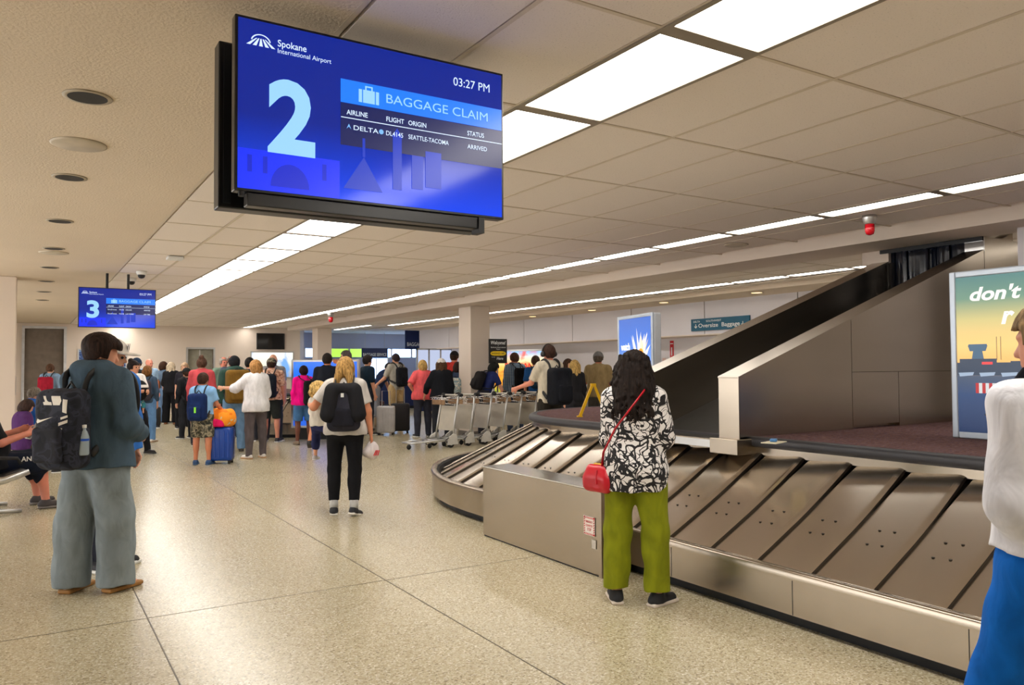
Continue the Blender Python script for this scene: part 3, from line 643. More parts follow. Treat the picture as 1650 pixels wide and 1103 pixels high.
    if num == '2':
        m = MB(); xa, za = X(0.366), Z(0.556); k = 0.034*sh
        m._add([(xa, yy, za), (xa+0.009*sw, yy, za+k*0.45), (xa+0.009*sw, yy, za+k)], [(0, 1, 2)]); m._add([(xa+0.018*sw, yy, za), (xa+0.009*sw, yy, za+k), (xa+0.009*sw, yy, za+k*0.45)], [(0, 1, 2)])
        m.lathe([(0.009*sw, 0), (0.008*sw, 0.001)], 14, (X(0.496), yy, Z(0.54)), 'Y'); m.build('airline_emblem', emit((120, 180, 240), 1.0), t)
    return t
t = display('2', 'large near hanging screen showing baggage claim number 2', (0.685, 3.16, 2.254), 1.242, 0.706, 1, [('DELTA', 'DL4145', 'SEATTLE-TACOMA', 'ARRIVED')])
MB().box((0.05, 0.0, -0.055), (1.12, 0.06, -0.002)).build('speaker_bar', M_DKPLASTIC, t, bevel=0.004)
MB().box((1.1, -0.01, -0.075), (1.13, 0.06, -0.002)).build('bar_clip', M_BLACK, t); MB().lathe([(0.012, 0), (0.012, 0.02)], 10, (0.03, 0.01, -0.02)).build('ir_sensor', M_BLACK, t)
m = MB(); [m.tube([(x, 0.36, 0.4), (x, 0.36, ZC-2.254)], 0.022, 10) for x in (0.45, 0.8)]; m.box((0.3, 0.055, 0.25), (0.95, 0.2, 0.5)); m.box((0.3, 0.29, 0.25), (0.95, 0.39, 0.5)); m.build('ceiling_mount', M_BLACK, t)
t2 = thing('information_display', 'black screen seen from behind, back to back with screen 2', 'screen', (0.664, 3.36, 2.22))
MB().box((0, 0, 0), (1.24, 0.09, 0.70)).build('casing', plain((10, 13, 20), 0.35, 0, 0.15), t2, bevel=0.006)
MB().box((0.02, -0.006, 0.02), (0.05, 0.0, 0.68)).build('back_rib', plain((20, 26, 36), 0.4), t2); MB().box((0.70, -0.004, 0.02), (0.95, 0.0, 0.06)).build('port_panel', M_BLACK, t2)
t = display('3', 'small far hanging screen showing baggage claim number 3', (0.66, 13.6, 2.205), 1.09, 0.62, 2, [('Southwest', 'WN 842', 'OAKLAND', 'ARRIVED'), ('Southwest', 'WN 3168', 'LAS VEGAS', 'ON TIME')])
m = MB(); [m.tube([(x, 0.12, 0.4), (x, 0.12, ZC-2.205)], 0.02, 10) for x in (0.4, 0.7)]; m.build('ceiling_mount', M_BLACK, t)
# blank wall screen, far wall posters
t = thing('wall_screen', 'blank black television on the far wall', 'screen', (7.22, YF, 2.28)); MB().box((0, -0.07, 0), (1.03, -0.002, 0.6)).build('casing', M_DKPLASTIC, t, bevel=0.006); MB().box((0.02, -0.073, 0.02), (1.01, -0.069, 0.58)).build('screen', plain((8, 9, 12), 0.08), t)
def wallposter(label, x0, x1, z0, z1, stops, noise=None, s=1.0):
    t = thing('wall_poster', label, 'poster', (x0, YF, z0)); W, H = x1-x0, z1-z0
    m = MB(); m.box((0, -0.05, 0), (W, -0.002, H)); m.build('frame', M_ALU, t, bevel=0.005)
    MB().box((0.04, -0.055, 0.04), (W-0.04, -0.05, H-0.04)).build('backlit_print', gradient(stops, 0, H, s, noise), t); return t
wallposter('framed blue picture on the far wall behind the boy in the hoodie', 1.43, 2.9, 0.9, 2.25, [(0, (10, 40, 90)), (0.4, (120, 180, 220)), (0.6, (16, 50, 100)), (1, (20, 60, 110))], (1.5, (1, 1, 3), 2.0, (190, 220, 240)), 0.8)
wallposter('bright framed advert on the far wall below the blank television', 7.0, 8.6, 1.2, 2.2, [(0, (200, 160, 60)), (0.5, (245, 240, 210)), (1, (255, 250, 235))], (1.2, (1, 1, 1), 1.0, (60, 150, 230)), 1.1)
# ============================================================ signs
def board(name, label, cat, loc, rz, W, H, m, th=0.04):
    t = thing(name, label, cat, loc, rz); o = MB().box((0, 0, 0), (W, th, H)).build('panel', m, t, bevel=0.003); return t, o
wt = plain((235, 240, 240), 0.5, 0, 0.02)
# oversize baggage (faces -X): local x runs towards -Y
t, o = board('hanging_sign', 'teal Oversize Baggage sign on the right wall above the chute', 'sign', (XW-0.045, 12.67, 2.335), -math.pi/2, 1.66, 0.265, plain((10, 92, 122), 0.5, 0, 0.05))
text('Oversize  Baggage', wt, o, 0.23, 0.07, 0.085, 1.18, 0.012); text('DELTA', wt, o, 0.08, 0.185, 0.04, 0.2, 0.01); text('SOUTHWEST', wt, o, 0.46, 0.185, 0.04, 0.44, 0.01)
m = MB()
for xc in (0.15, 1.49):
    m.box((xc-0.009, -0.005, 0.09), (xc+0.009, -0.003, 0.15)); m.prism([(xc-0.045, -0.005, 0.095), (xc-0.03, -0.005, 0.108), (xc, -0.005, 0.08), (xc+0.03, -0.005, 0.108), (xc+0.045, -0.005, 0.095), (xc, -0.005, 0.055)], (0, 0.002, 0))
m.build('arrow', wt, o)
# extinguisher sign
p = onx(1083, 562, XW+0.6); t = thing('extinguisher_sign', 'narrow red extinguisher sign on the recessed right wall', 'sign', (XW+0.585, p.y, p.z-0.22))
MB().box((0, -0.06, 0), (0.014, 0.06, 0.42)).build('panel', plain((200, 24, 40), 0.5), t); MB().box((-0.002, -0.018, 0.06), (0, 0.018, 0.26)).build('symbol', wt, t); MB().box((-0.002, -0.05, 0.34), (0, 0.05, 0.36)).build('symbol', wt, t)
p = onx(1076, 583, XW+0.6); t = thing('notice_sheet', 'two small paper notices on the recessed right wall', 'notice', (XW+0.59, p.y, p.z-0.15)); MB().box((0, -0.1, 0), (0.008, 0.02, 0.25)).build('sheet', plain((220, 210, 205), 0.7), t); MB().box((0, 0.06, 0.0), (0.008, 0.18, 0.25)).build('sheet', plain((226, 190, 180), 0.7), t)
# welcome sign on a post
t = thing('welcome_sign', 'black Welcome sign with a yellow oval on a thin post by the column', 'sign', (8.72, 14.95, 0))
MB().lathe([(0.2, 0), (0.2, 0.012), (0.03, 0.03), (0.02, 0.035)], 20, (0.23, 0.03, 0)).build('base', M_BLACK, t); MB().tube([(0.23, 0.03, 0.03), (0.23, 0.03, 1.65)], 0.018).build('post', M_ALU, t)
o = MB().box((0, 0, 1.645), (0.465, 0.03, 2.19)).build('panel', plain((14, 14, 16), 0.4), t)
text('Welcome!', wt, o, 0.04, 2.07, 0.075, 0.385, 0.02, shear=0.2); text('to', wt, o, 0.232, 2.035, 0.02, None, 0, center=True); text('Spokane International', wt, o, 0.04, 1.99, 0.026, 0.385, 0.01); text('Airport', wt, o, 0.232, 1.95, 0.024, None, 0, center=True)
m = MB(); m.prism([(0.232+0.2*(abs(math.cos(a))**0.45)*math.copysign(1, math.cos(a)), -0.002, 1.865+0.05*math.sin(a)) for a in [2*math.pi*k/28 for k in range(28)]], (0, -0.001, 0)); m.build('yellow_oval', plain((250, 214, 10), 0.5), o)
text('BAGGAGE CART', plain((20, 20, 20), 0.5), o, 0.06, 1.85, 0.036, 0.345, 0.015, -0.006); text('Rental', wt, o, 0.06, 1.775, 0.02, 0.09); text('Here', wt, o, 0.19, 1.725, 0.062, 0.17, 0.02, shear=0.2)
# baggage service signs in the alcove
M_NAVY = plain((14, 34, 84), 0.5, 0, 0.1)
a, b = ony(653, 560, 27.6), ony(677, 560, 27.6)
t, o = board('hanging_sign', 'tall dark blue BAGGAGE sign at the end of the right wall', 'sign', (a.x, 27.6, 2.28), 0, b.x-a.x+0.2, 0.72, M_NAVY)
text('BAGGAGE', wt, o, 0.08, 0.12, 0.14, b.x-a.x+0.05, 0.01); m = MB(); [m.tube([(x, 0.02, 0.72), (x, 0.02, 0.79)], 0.012) for x in (0.2, 0.6)]; m.build('hanger', M_ALU, t)
a, b = ony(583, 570, 31.0), ony(625, 570, 31.0)
t, o = board('hanging_sign', 'dark blue BAGGAGE SERVICE sign above the far service desk', 'sign', (a.x, 31.0, 2.0), 0, b.x-a.x, 0.4, M_NAVY)
text('BAGGAGE SERVICE', wt, o, 0.06, 0.07, 0.12, b.x-a.x-0.12, 0.01)
m = MB(); [m.tube([(x, 0.02, 0.4), (x, 0.02, 1.06)], 0.01) for x in (0.15, b.x-a.x-0.15)]; m.build('hanger', M_ALU, t)
# service desk and counters
def desk(label, x0, x1, y0, y1, m):
    t = thing('service_counter', label, 'counter', ((x0+x1)/2, y0, 0)); w2 = (x1-x0)/2
    MB().box((-w2, 0, 0.1), (w2, y1-y0, 1.0)).build('front_panel', m, t); MB().box((-w2-0.04, -0.06, 1.0), (w2+0.04, y1-y0+0.05, 1.05)).build('worktop', plain((210, 214, 222), 0.3), t); MB().box((-w2, 0.04, 0), (w2, y1-y0, 0.1)).build('plinth', M_BLACK, t)
desk('pale service counter under the far service sign', 13.6, 16.6, 30.2, 30.9, plain((170, 176, 196), 0.5)); desk('navy fronted counter behind the woman in the coral shirt', 11.2, 13.4, 27.7, 28.4, M_NAVY)
# glazed screen of the office by the right wall
t = thing('office_glazing', 'white glazed partition panes beyond the crowd left of the column', 'partition', (0, 0, 0))
a, b = ony(672, 565, 25.5), ony(728, 565, 25.5); t.location = (a.x, 25.5, 0); W = b.x-a.x
for k in range(3): MB().box((k*W/3+0.03, 0, 0.9), ((k+1)*W/3-0.03, 0.02, 2.2)).build('pane', emit((205, 216, 246), 0.75), t)
f = MB(); [f.box((k*W/3-0.03, -0.02, 0), (k*W/3+0.03, 0.05, 2.26)) for k in range(4)]; f.box((-0.03, -0.02, 2.2), (W+0.03, 0.05, 2.26)); f.box((-0.03, -0.02, 0.84), (W+0.03, 0.05, 0.9)); f.build('frame', M_ALU, t)
MB().box((0, 0, 0), (W, 0.03, 0.84)).build('base_panel', M_NAVY, t); MB().box((W+0.03, 0, 0), (W+0.9, 0.05, 2.25)).build('dark_door', plain((36, 32, 34), 0.5), t)
# big blue advert behind the mother with toddler; orange SPOKANE poster
def advert(label, loc, rz, W, H, stops, noise, words, base=0.35, s=1.0):
    t = thing('advert_light_box', label, 'poster', loc, rz)
    MB().box((-0.05, 0, base-0.05), (W+0.05, 0.15, base+H+0.05)).build('casing', M_ALU, t, bevel=0.01); pr = MB().box((0, -0.006, base), (W, 0, base+H)).build('backlit_print', gradient(stops, base, base+H, s, noise), t)
    MB().box((0.1, 0.0, 0), (W-0.1, 0.15, base-0.05)).build('base', M_BLACK, t)
    for (w_, x, z, h, ww, c) in words: text(w_, emit(c, 1.1), pr, x, z, h, ww, 0.02, -0.01)
    return t
a, b = onz(475, 690), 0
p0, p1 = atdepth(473, 590, 17.15), atdepth(575, 590, 17.15)
advert('large bright blue backlit advert behind the crowd at the centre', (p0.x, p0.y, 0), math.atan2(p1.y-p0.y, p1.x-p0.x), (p1-p0).length, 1.4, [(0, (20, 90, 210)), (0.5, (16, 78, 214)), (1, (20, 110, 250))], (0.7, (1, 1, 1), 1.0, (40, 140, 255)), [('EDA', 0.95, 0.98, 0.15, 0.4, (235, 245, 255))], 0.3)
a, b = ony(795, 600, 17.5), ony(856, 600, 17.5)
advert('orange backlit SPOKANE poster behind the man in blue plaid', (11.2, 18.9, 0), -math.pi/2+0.75, 1.5, 1.15, [(0, (120, 170, 60)), (0.25, (250, 150, 20)), (0.6, (255, 190, 80)), (0.8, (255, 232, 180)), (1, (120, 190, 250))], (1.6, (1, 1, 1), 2.0, (226, 70, 20)), [('SPOKANE', 0.3, 1.5, 0.17, 0.95, (216, 40, 24))], 0.85, 1.15)
# ============================================================ luggage carts
def cart():
    t = thing('luggage_cart', '', 'luggage cart', (0, 0, 0))       # local: front +Y, handle at -Y end raised
    m = MB()
    for s in (-1, 1):
        m.tube([(s*0.27, -0.30, 0.16), (s*0.24, 0.1, 0.15), (s*0.16, 0.62, 0.13)], 0.016)
    m.tube([(-0.16, 0.62, 0.13), (0.16, 0.62, 0.13)], 0.016); m.tube([(-0.24, 0.1, 0.15), (0.24, 0.1, 0.15)], 0.014); m.tube([(-0.2, 0.36, 0.14), (0.2, 0.36, 0.14)], 0.014)
    m.build('base_frame', M_ALU, t, True)
    for s in (-1, 1):
        MB().tube([(s*0.27, -0.26, 0.14), (s*0.265, -0.33, 0.55), (s*0.26, -0.42, 1.0)], 0.019).build('upright', M_ALU, t, True)
        MB().prism([(s*0.30, -0.38, 0.06), (s*0.30, -0.12, 0.06), (s*0.30, -0.14, 0.2), (s*0.30, -0.27, 0.27), (s*0.30, -0.34, 0.26)], (-s*0.02, 0, 0)).build('wheel_guard', plain((214, 212, 206), 0.4, 0.2), t)
        w = MB().lathe([(0.075, -0.016), (0.085, -0.01), (0.085, 0.01), (0.075, 0.016)], 18, (s*0.27, -0.22, 0.085), 'X').build('wheel', M_RUBBER, t, True); MB().lathe([(0.04, -0.018), (0.04, 0.018)], 12, (s*0.27, -0.22, 0.085), 'X').build('hub', M_ALU, w)
        m = MB(); m.tube([(s*0.31, -0.14, 0.2), (s*0.315, -0.05, 0.15), (s*0.315, -0.06, 0.04), (s*0.31, -0.14, 0.02)], 0.009, 6); m.build('bumper', M_BLACK, t, True)
        MB().lathe([(0.012, -0.05), (0.035, -0.045), (0.038, 0.0), (0.035, 0.045), (0.012, 0.05)], 12, (s*0.26, -0.47, 1.01), 'X').build('grip_end', M_RUBBER, t, True)
    MB().lathe([(0.045, -0.014), (0.05, 0), (0.045, 0.014)], 14, (0, 0.58, 0.05), 'X').build('front_wheel', M_RUBBER, t, True)
    MB().tube([(-0.26, -0.47, 1.01), (0.26, -0.47, 1.01)], 0.017).build('handle', plain((205, 200, 190), 0.4, 0.3), t, True)
    MB().prism([(-0.24, -0.30, 0.32), (0.24, -0.30, 0.32), (0.235, -0.385, 0.80), (-0.235, -0.385, 0.80)], (0, -0.012, 0)).build('back_panel', plain((188, 180, 164), 0.45, 0.1, 0.06), t)
    m = MB()
    for z, y in ((0.82, -0.38), (0.9, -0.33)): m.tube([(-0.25, y, z), (-0.24, y+0.2, z+0.03), (0.24, y+0.2, z+0.03), (0.25, y, z)], 0.008, 6)
    for k in range(7):
        x = -0.22+k*0.073; m.tube([(x, -0.2, 0.86), (x, -0.14, 0.95)], 0.006, 5)
    m.tube([(-0.26, -0.42, 1.0), (-0.24, -0.12, 0.96), (0.24, -0.12, 0.96), (0.26, -0.42, 1.0)], 0.01, 6); m.build('basket', M_CHROME, t, True)
    MB().box((-0.2, -0.135, 0.83), (0.2, -0.125, 0.93)).build('basket_sign', plain((150, 118, 84), 0.5, 0, 0.3, 20), t)
    return t
proto = cart()
LC = ['luggage cart at the front left end of the nested row', 'second luggage cart from the left end of the nested row', 'third luggage cart from the left end of the nested row', 'fourth luggage cart from the left end of the nested row', 'fifth luggage cart from the left end of the nested row', 'sixth luggage cart from the left, beside the dark suitcase', 'seventh luggage cart from the left, behind the dark suitcase', 'eighth luggage cart from the left, under the young man\'s hand', 'ninth luggage cart from the left, left of the headphone man', 'luggage cart just right of the man with headphones', 'luggage cart behind the left leg of the yellow caution sign', 'luggage cart behind the yellow caution sign near the carousel', 'last luggage cart on the right, beside the blue poster']
ca, cb = Vector((6.75, 13.75, 0)), Vector((11.9, 14.75, 0))
for k, lb in enumerate(LC):
    p = ca+(cb-ca)*(k/12.0); o = proto if k == 0 else copy_tree(proto)
    o.location = p; o.rotation_euler = (0, 0, math.atan2(cb.y-ca.y, cb.x-ca.x)+math.pi/2+0.12*math.sin(k*1.9)); o['label'] = lb; o['group'] = 'row of nested luggage carts'
# ============================================================ suitcases, bags, caution sign
def suitcase(label, px, py, W, H, D, m, rz, wheels=True, hard=True, handle=True, loc=None):
    p = onz(px, py) if loc is None else Vector(loc); t = thing('suitcase', label, 'suitcase', (p.x, p.y, p.z), rz)
    b = 0.05 if wheels else 0.0
    MB().box((-W/2, -D/2, b), (W/2, D/2, b+H)).build('shell', m, t, True, bevel=min(W, D)*0.16)
    if hard:
        for k in range(5):
            x = -W*0.36+k*W*0.18; MB().box((x-0.012, -D/2-0.007, b+H*0.1), (x+0.012, -D/2+0.01, b+H*0.9)).build('ridge', m, t, bevel=0.004)
    MB().box((-W/2-0.003, -0.008, b+0.02), (W/2+0.003, 0.008, b+H-0.02)).build('zip_band', M_BLACK, t)
    if wheels:
        for sx in (-1, 1):
            for sy in (-1, 1): MB().lathe([(0.018, -0.02), (0.025, -0.015), (0.025, 0.015), (0.018, 0.02)], 12, (sx*W*0.38, sy*D*0.34, 0.025), 'X').build('wheel', M_RUBBER, t, True)
            MB().box((sx*W*0.38-0.02, -D*0.4, 0.03), (sx*W*0.38+0.02, D*0.4, b+0.01)).build('wheel_mount', M_BLACK, t)
    if handle:
        MB().tube([(-W*0.22, 0, b+H-0.03), (-W*0.22, 0, b+H+0.35), (W*0.22, 0, b+H+0.35), (W*0.22, 0, b+H-0.03)], 0.010).build('pull_handle', M_ALU, t)
    MB().tube([(-0.08, -D*0.1, b+H-0.01), (-0.07, -D*0.1, b+H+0.03), (0.07, -D*0.1, b+H+0.03), (0.08, -D*0.1, b+H-0.01)], 0.011).build('carry_handle', M_BLACK, t)
    return t
sc = suitcase('bright blue hard-shell suitcase beside the boy in camouflage shorts', 356, 746, 0.40, 0.55, 0.26, plain((10, 62, 150), 0.25, 0, 0.1), -0.45, handle=False)
scl = sc.location.copy()
suitcase('light grey hard-shell suitcase left of the luggage carts', 622, 700, 0.42, 0.62, 0.27, plain((186, 184, 184), 0.35), -0.5)
suitcase('tall black suitcase between the grey suitcase and the carts', 645, 697, 0.44, 0.66, 0.28, plain((24, 24, 28), 0.6), -0.35, hard=False)
p = atdepth(833, 690, 14.2); suitcase('dark soft suitcase lying beside the luggage carts behind the carousel', 0, 0, 0.72, 0.40, 0.26, plain((20, 22, 24), 0.8), -0.5, wheels=False, hard=False, handle=False, loc=(8.35, 12.45, 0))
suitcase('black upright cabin case behind the woman in blue jeans', 247, 689, 0.34, 0.5, 0.22, plain((26, 26, 30), 0.5), -0.3, hard=False)
suitcase('slim grey suitcase by the seated people on the left', 42, 690, 0.34, 0.6, 0.24, plain((96, 100, 104), 0.5), 0.2)
p = atdepth(604, 655, 21); suitcase('dark suitcase with a red side held by the bending man', 0, 0, 0.5, 0.62, 0.3, plain((70, 20, 30), 0.5), -0.4, hard=False, loc=(p.x, p.y, 0))
# shoulder rail of a near cart, left of the row
# yellow A-frame caution sign on the deck
p = onz(956, 671, 0.967); t = thing('caution_sign', 'yellow folding A-frame caution sign on the carousel deck', 'caution sign', (p.x, p.y, 0.967), -YAW+0.15)
MY = plain((236, 186, 12), 0.4)
for s in (-1, 1):
    MB().prism([(s*0.165-0.018, -0.02, 0.0), (s*0.165+0.018, -0.02, 0.0), (s*0.012+0.015, -0.02, 0.37), (s*0.012-0.015, -0.02, 0.37)], (0, 0.025, 0)).build('leaf', MY, t)
    MB().box((s*0.165-0.03, -0.03, 0), (s*0.165+0.03, 0.02, 0.015)).build('foot', MY, t)
MB().box((-0.03, -0.03, 0.36), (0.03, 0.015, 0.39)).build('hinge', MY, t)
# ============================================================ tandem seats on the left
def seatrow(x, y, rz, n, label):
    t = thing('tandem_seat', label, 'seat', (x, y, 0), rz)      # row along local x, sitters face +Y
    MB().box((-n*0.31, -0.04, 0.32), (n*0.31, 0.04, 0.38)).build('beam', M_ALU, t, bevel=0.01)
    for s in (-1, 1):
        xx = s*(n*0.31-0.3)
        MB().tube([(xx, 0, 0.05), (xx, 0, 0.34)], 0.045, 14).build('pedestal', M_CHROME, t, True)
        MB().tube([(xx, -0.33, 0.02), (xx, -0.12, 0.035), (xx, 0, 0.07), (xx, 0.12, 0.035), (xx, 0.33, 0.02)], [0.02, 0.026, 0.045, 0.026, 0.02], 10).build('foot_bar', M_ALU, t, True)
    for k in range(n+1):
        xx = -n*0.31+k*0.62
        MB().tube([(xx, 0.33, 0.47), (xx, 0.1, 0.40), (xx, -0.12, 0.38), (xx, -0.24, 0.46), (xx, -0.33, 0.85)], [0.022, 0.03, 0.035, 0.03, 0.022], 10, flat=1.3).build('side_frame', M_ALU, t, True)
        MB().tube([(xx, -0.27, 0.62), (xx, 0.0, 0.64), (xx, 0.22, 0.62), (xx, 0.25, 0.56)], 0.018, 8, flat=1.0).build('armrest', M_RUBBER, t, True)
    for k in range(n):
        xa = -n*0.31+k*0.62+0.03; prof = [(0.32, 0.485), (0.1, 0.425), (-0.1, 0.41), (-0.2, 0.44), (-0.27, 0.58), (-0.32, 0.85)]
        MB().grid([[(xa, a, b) for a, b in prof], [(xa+0.56, a, b) for a, b in prof]]).build('sling', plain((34, 32, 34), 0.45), t, True).modifiers.new('s', 'SOLIDIFY').thickness = 0.03
    return t
seatrow(-0.42, 10.35, -1.35, 2, 'black sling tandem seat with aluminium frame under the seated man')
seatrow(-0.75, 16.9, -1.3, 3, 'far row of tandem seats behind the left column')
# ============================================================ people: implicit bodies turned into one skin each
A3 = lambda v: np.array(v, dtype=np.float64)
def unit(v): v = A3(v); return v/np.linalg.norm(v)
class SDF:
    def __init__(s, lo, hi, v):
        s.v = v; s.lo = A3(lo)-3*v; s.n = np.ceil((A3(hi)-s.lo)/v).astype(int)+4
        s.d = np.full(s.n, 0.5, np.float32); s.ax = [(s.lo[i]+v*np.arange(s.n[i])).astype(np.float32) for i in range(3)]
    def sub(s, lo, hi):
        a = np.clip(((A3(lo)-s.lo)/s.v).astype(int)-1, 0, s.n-1); b = np.clip(((A3(hi)-s.lo)/s.v).astype(int)+3, 1, s.n)
        b = np.maximum(b, a+1); sl = tuple(slice(a[i], b[i]) for i in range(3))
        return sl, s.ax[0][sl[0]][:, None, None], s.ax[1][sl[1]][None, :, None], s.ax[2][sl[2]][None, None, :]
    def put(s, sl, d, k, op):
        a = s.d[sl]
        if op == 'u':
            h = np.maximum(k-np.abs(a-d), 0); s.d[sl] = np.minimum(a, d)-h*h*(0.25/k)
        else: s.d[sl] = np.maximum(a, -d)
    def cap(s, a, b, ra, rb, k=0.03, cut=0, flat=None, op='u'):
        a, b = A3(a), A3(b); m = max(ra, rb)*(max(1, flat[1]) if flat else 1)+k+2*s.v
        sl, X, Y, Z = s.sub(np.minimum(a, b)-m, np.maximum(a, b)+m)
        ba = b-a; L2 = max(1e-9, ba@ba); px, py, pz = X-a[0], Y-a[1], Z-a[2]
        tr = (px*ba[0]+py*ba[1]+pz*ba[2])/L2; t = np.clip(tr, 0, 1)
        qx, qy, qz = px-t*ba[0], py-t*ba[1], pz-t*ba[2]; sc = 1.0
        if flat:
            n, f = flat; c = (qx*n[0]+qy*n[1]+qz*n[2])*(1/f-1); qx, qy, qz = qx+c*n[0], qy+c*n[1], qz+c*n[2]; sc = min(1, f)
        d = (np.sqrt(qx*qx+qy*qy+qz*qz)-(ra+(rb-ra)*t))*sc
        if cut & 1: d = np.maximum(d, (tr-1)*math.sqrt(L2))
        if cut & 2: d = np.maximum(d, -tr*math.sqrt(L2))
        s.put(sl, d, k, op)
    def ell(s, c, r, ax=None, k=0.04, op='u'):
        c = A3(c); m = max(r)+k+2*s.v; sl, X, Y, Z = s.sub(c-m, c+m); px, py, pz = X-c[0], Y-c[1], Z-c[2]
        ax = np.eye(3) if ax is None else ax; k0 = 0; k1 = 0
        for i in range(3):
            l = px*ax[i][0]+py*ax[i][1]+pz*ax[i][2]; k0 = k0+(l/r[i])**2; k1 = k1+(l/r[i]**2)**2
        k0 = np.sqrt(k0); d = k0*(k0-1)/np.maximum(np.sqrt(k1), 1e-4); s.put(sl, d, k, op)
    def box(s, c, h, rd, ax=None, k=0.01, op='u'):
        c = A3(c); m = sum(h)+rd+k+2*s.v; sl, X, Y, Z = s.sub(c-m, c+m); px, py, pz = X-c[0], Y-c[1], Z-c[2]
        ax = np.eye(3) if ax is None else ax; o = 0; ins = -9
        for i in range(3):
            q = np.abs(px*ax[i][0]+py*ax[i][1]+pz*ax[i][2])-(h[i]-rd); o = o+np.maximum(q, 0)**2; ins = np.maximum(ins, q)
        s.put(sl, np.sqrt(o)+np.minimum(ins, 0)-rd, k, op)
    def plane(s, p, n):     # keep the side n points to
        n = A3(n); X, Y, Z = s.ax[0][:, None, None], s.ax[1][None, :, None], s.ax[2][None, None, :]
        s.d = np.maximum(s.d, -((X-p[0])*n[0]+(Y-p[1])*n[1]+(Z-p[2])*n[2])).astype(np.float32)
    def ripple(s, amp, fx, fz, seed=0):
        X, Y, Z = s.ax[0][:, None, None], s.ax[1][None, :, None], s.ax[2][None, None, :]
        s.d = s.d + amp*(np.sin(fx*X+0.6*fz*Z+seed)*np.sin(fx*0.8*Y-0.35*fz*Z+2*seed)+0.6*np.sin(fz*Z+1.7*fx*0.3*(X-Y)+seed*3)).astype(np.float32)
    def mesh(s):
        d = s.d; n = d.shape; I = d < 0
        c = np.zeros((n[0]-1, n[1]-1, n[2]-1), np.int8)
        C8 = [(i, j, k) for i in (0, 1) for j in (0, 1) for k in (0, 1)]
        for i, j, k in C8: c += I[i:n[0]-1+i, j:n[1]-1+j, k:n[2]-1+k]
        ijk = np.argwhere((c > 0) & (c < 8)); idx = np.full(c.shape, -1, np.int32); idx[tuple(ijk.T)] = np.arange(len(ijk))
        V = np.stack([d[ijk[:, 0]+i, ijk[:, 1]+j, ijk[:, 2]+k] for i, j, k in C8], 1); acc = np.zeros((len(ijk), 3)); cnt = np.zeros(len(ijk))
        for a in range(8):
            for b in range(a+1, 8):
                df = A3(C8[b])-A3(C8[a])
                if np.abs(df).sum() != 1: continue
                m = (V[:, a] < 0) != (V[:, b] < 0); t = V[m, a]/(V[m, a]-V[m, b]); acc[m] += A3(C8[a])+t[:, None]*df; cnt[m] += 1
        co = (ijk+acc/np.maximum(cnt, 1)[:, None])*s.v+s.lo; F = []
        for ax in range(3):
            sl0 = [slice(1, -1)]*3; sl0[ax] = slice(0, -1); sl1 = [slice(1, -1)]*3; sl1[ax] = slice(1, None)
            A, B = I[tuple(sl0)], I[tuple(sl1)]
            for flag, rev in ((A & ~B, False), (~A & B, True)):
                e = np.argwhere(flag)
                if not len(e): continue
                off = A3([1, 1, 1]).astype(int); off[ax] = 0; e = e+off; u, w_ = (ax+1) % 3, (ax+2) % 3; q = []
                for du, dw in ((0, 0), (1, 0), (1, 1), (0, 1)):
                    g = e.copy(); g[:, u] += du-1; g[:, w_] += dw-1; q.append(idx[tuple(g.T)])
                q = np.stack(q, 1); F.append(q[:, ::-1] if rev else q)
        return co, (np.concatenate(F) if F else np.zeros((0, 4), int))
    def build(s, name, mat, parent, off=(0, 0, 0)):
        co, F = s.mesh(); co = co-A3(off); me = bpy.data.meshes.new(name); nf = len(F)
        me.vertices.add(len(co)); me.vertices.foreach_set('co', co.astype(np.float32).ravel()); me.loops.add(nf*4); me.loops.foreach_set('vertex_index', F.astype(np.int32).ravel())
        me.polygons.add(nf); me.polygons.foreach_set('loop_start', np.arange(0, nf*4, 4, dtype=np.int32)); me.polygons.foreach_set('use_smooth', np.ones(nf, bool))
        me.update(calc_edges=True); me.validate(); me.materials.append(mat); return link(bpy.data.objects.new(name, me), parent)
DOWN = lambda s, o=0.16: ((s*o, 0.0, -1), (s*0.04, 0.18, -1))
FRONT = lambda s, i=0.55: ((s*0.22, 0.12, -1), (-s*i, 1, 0.12))
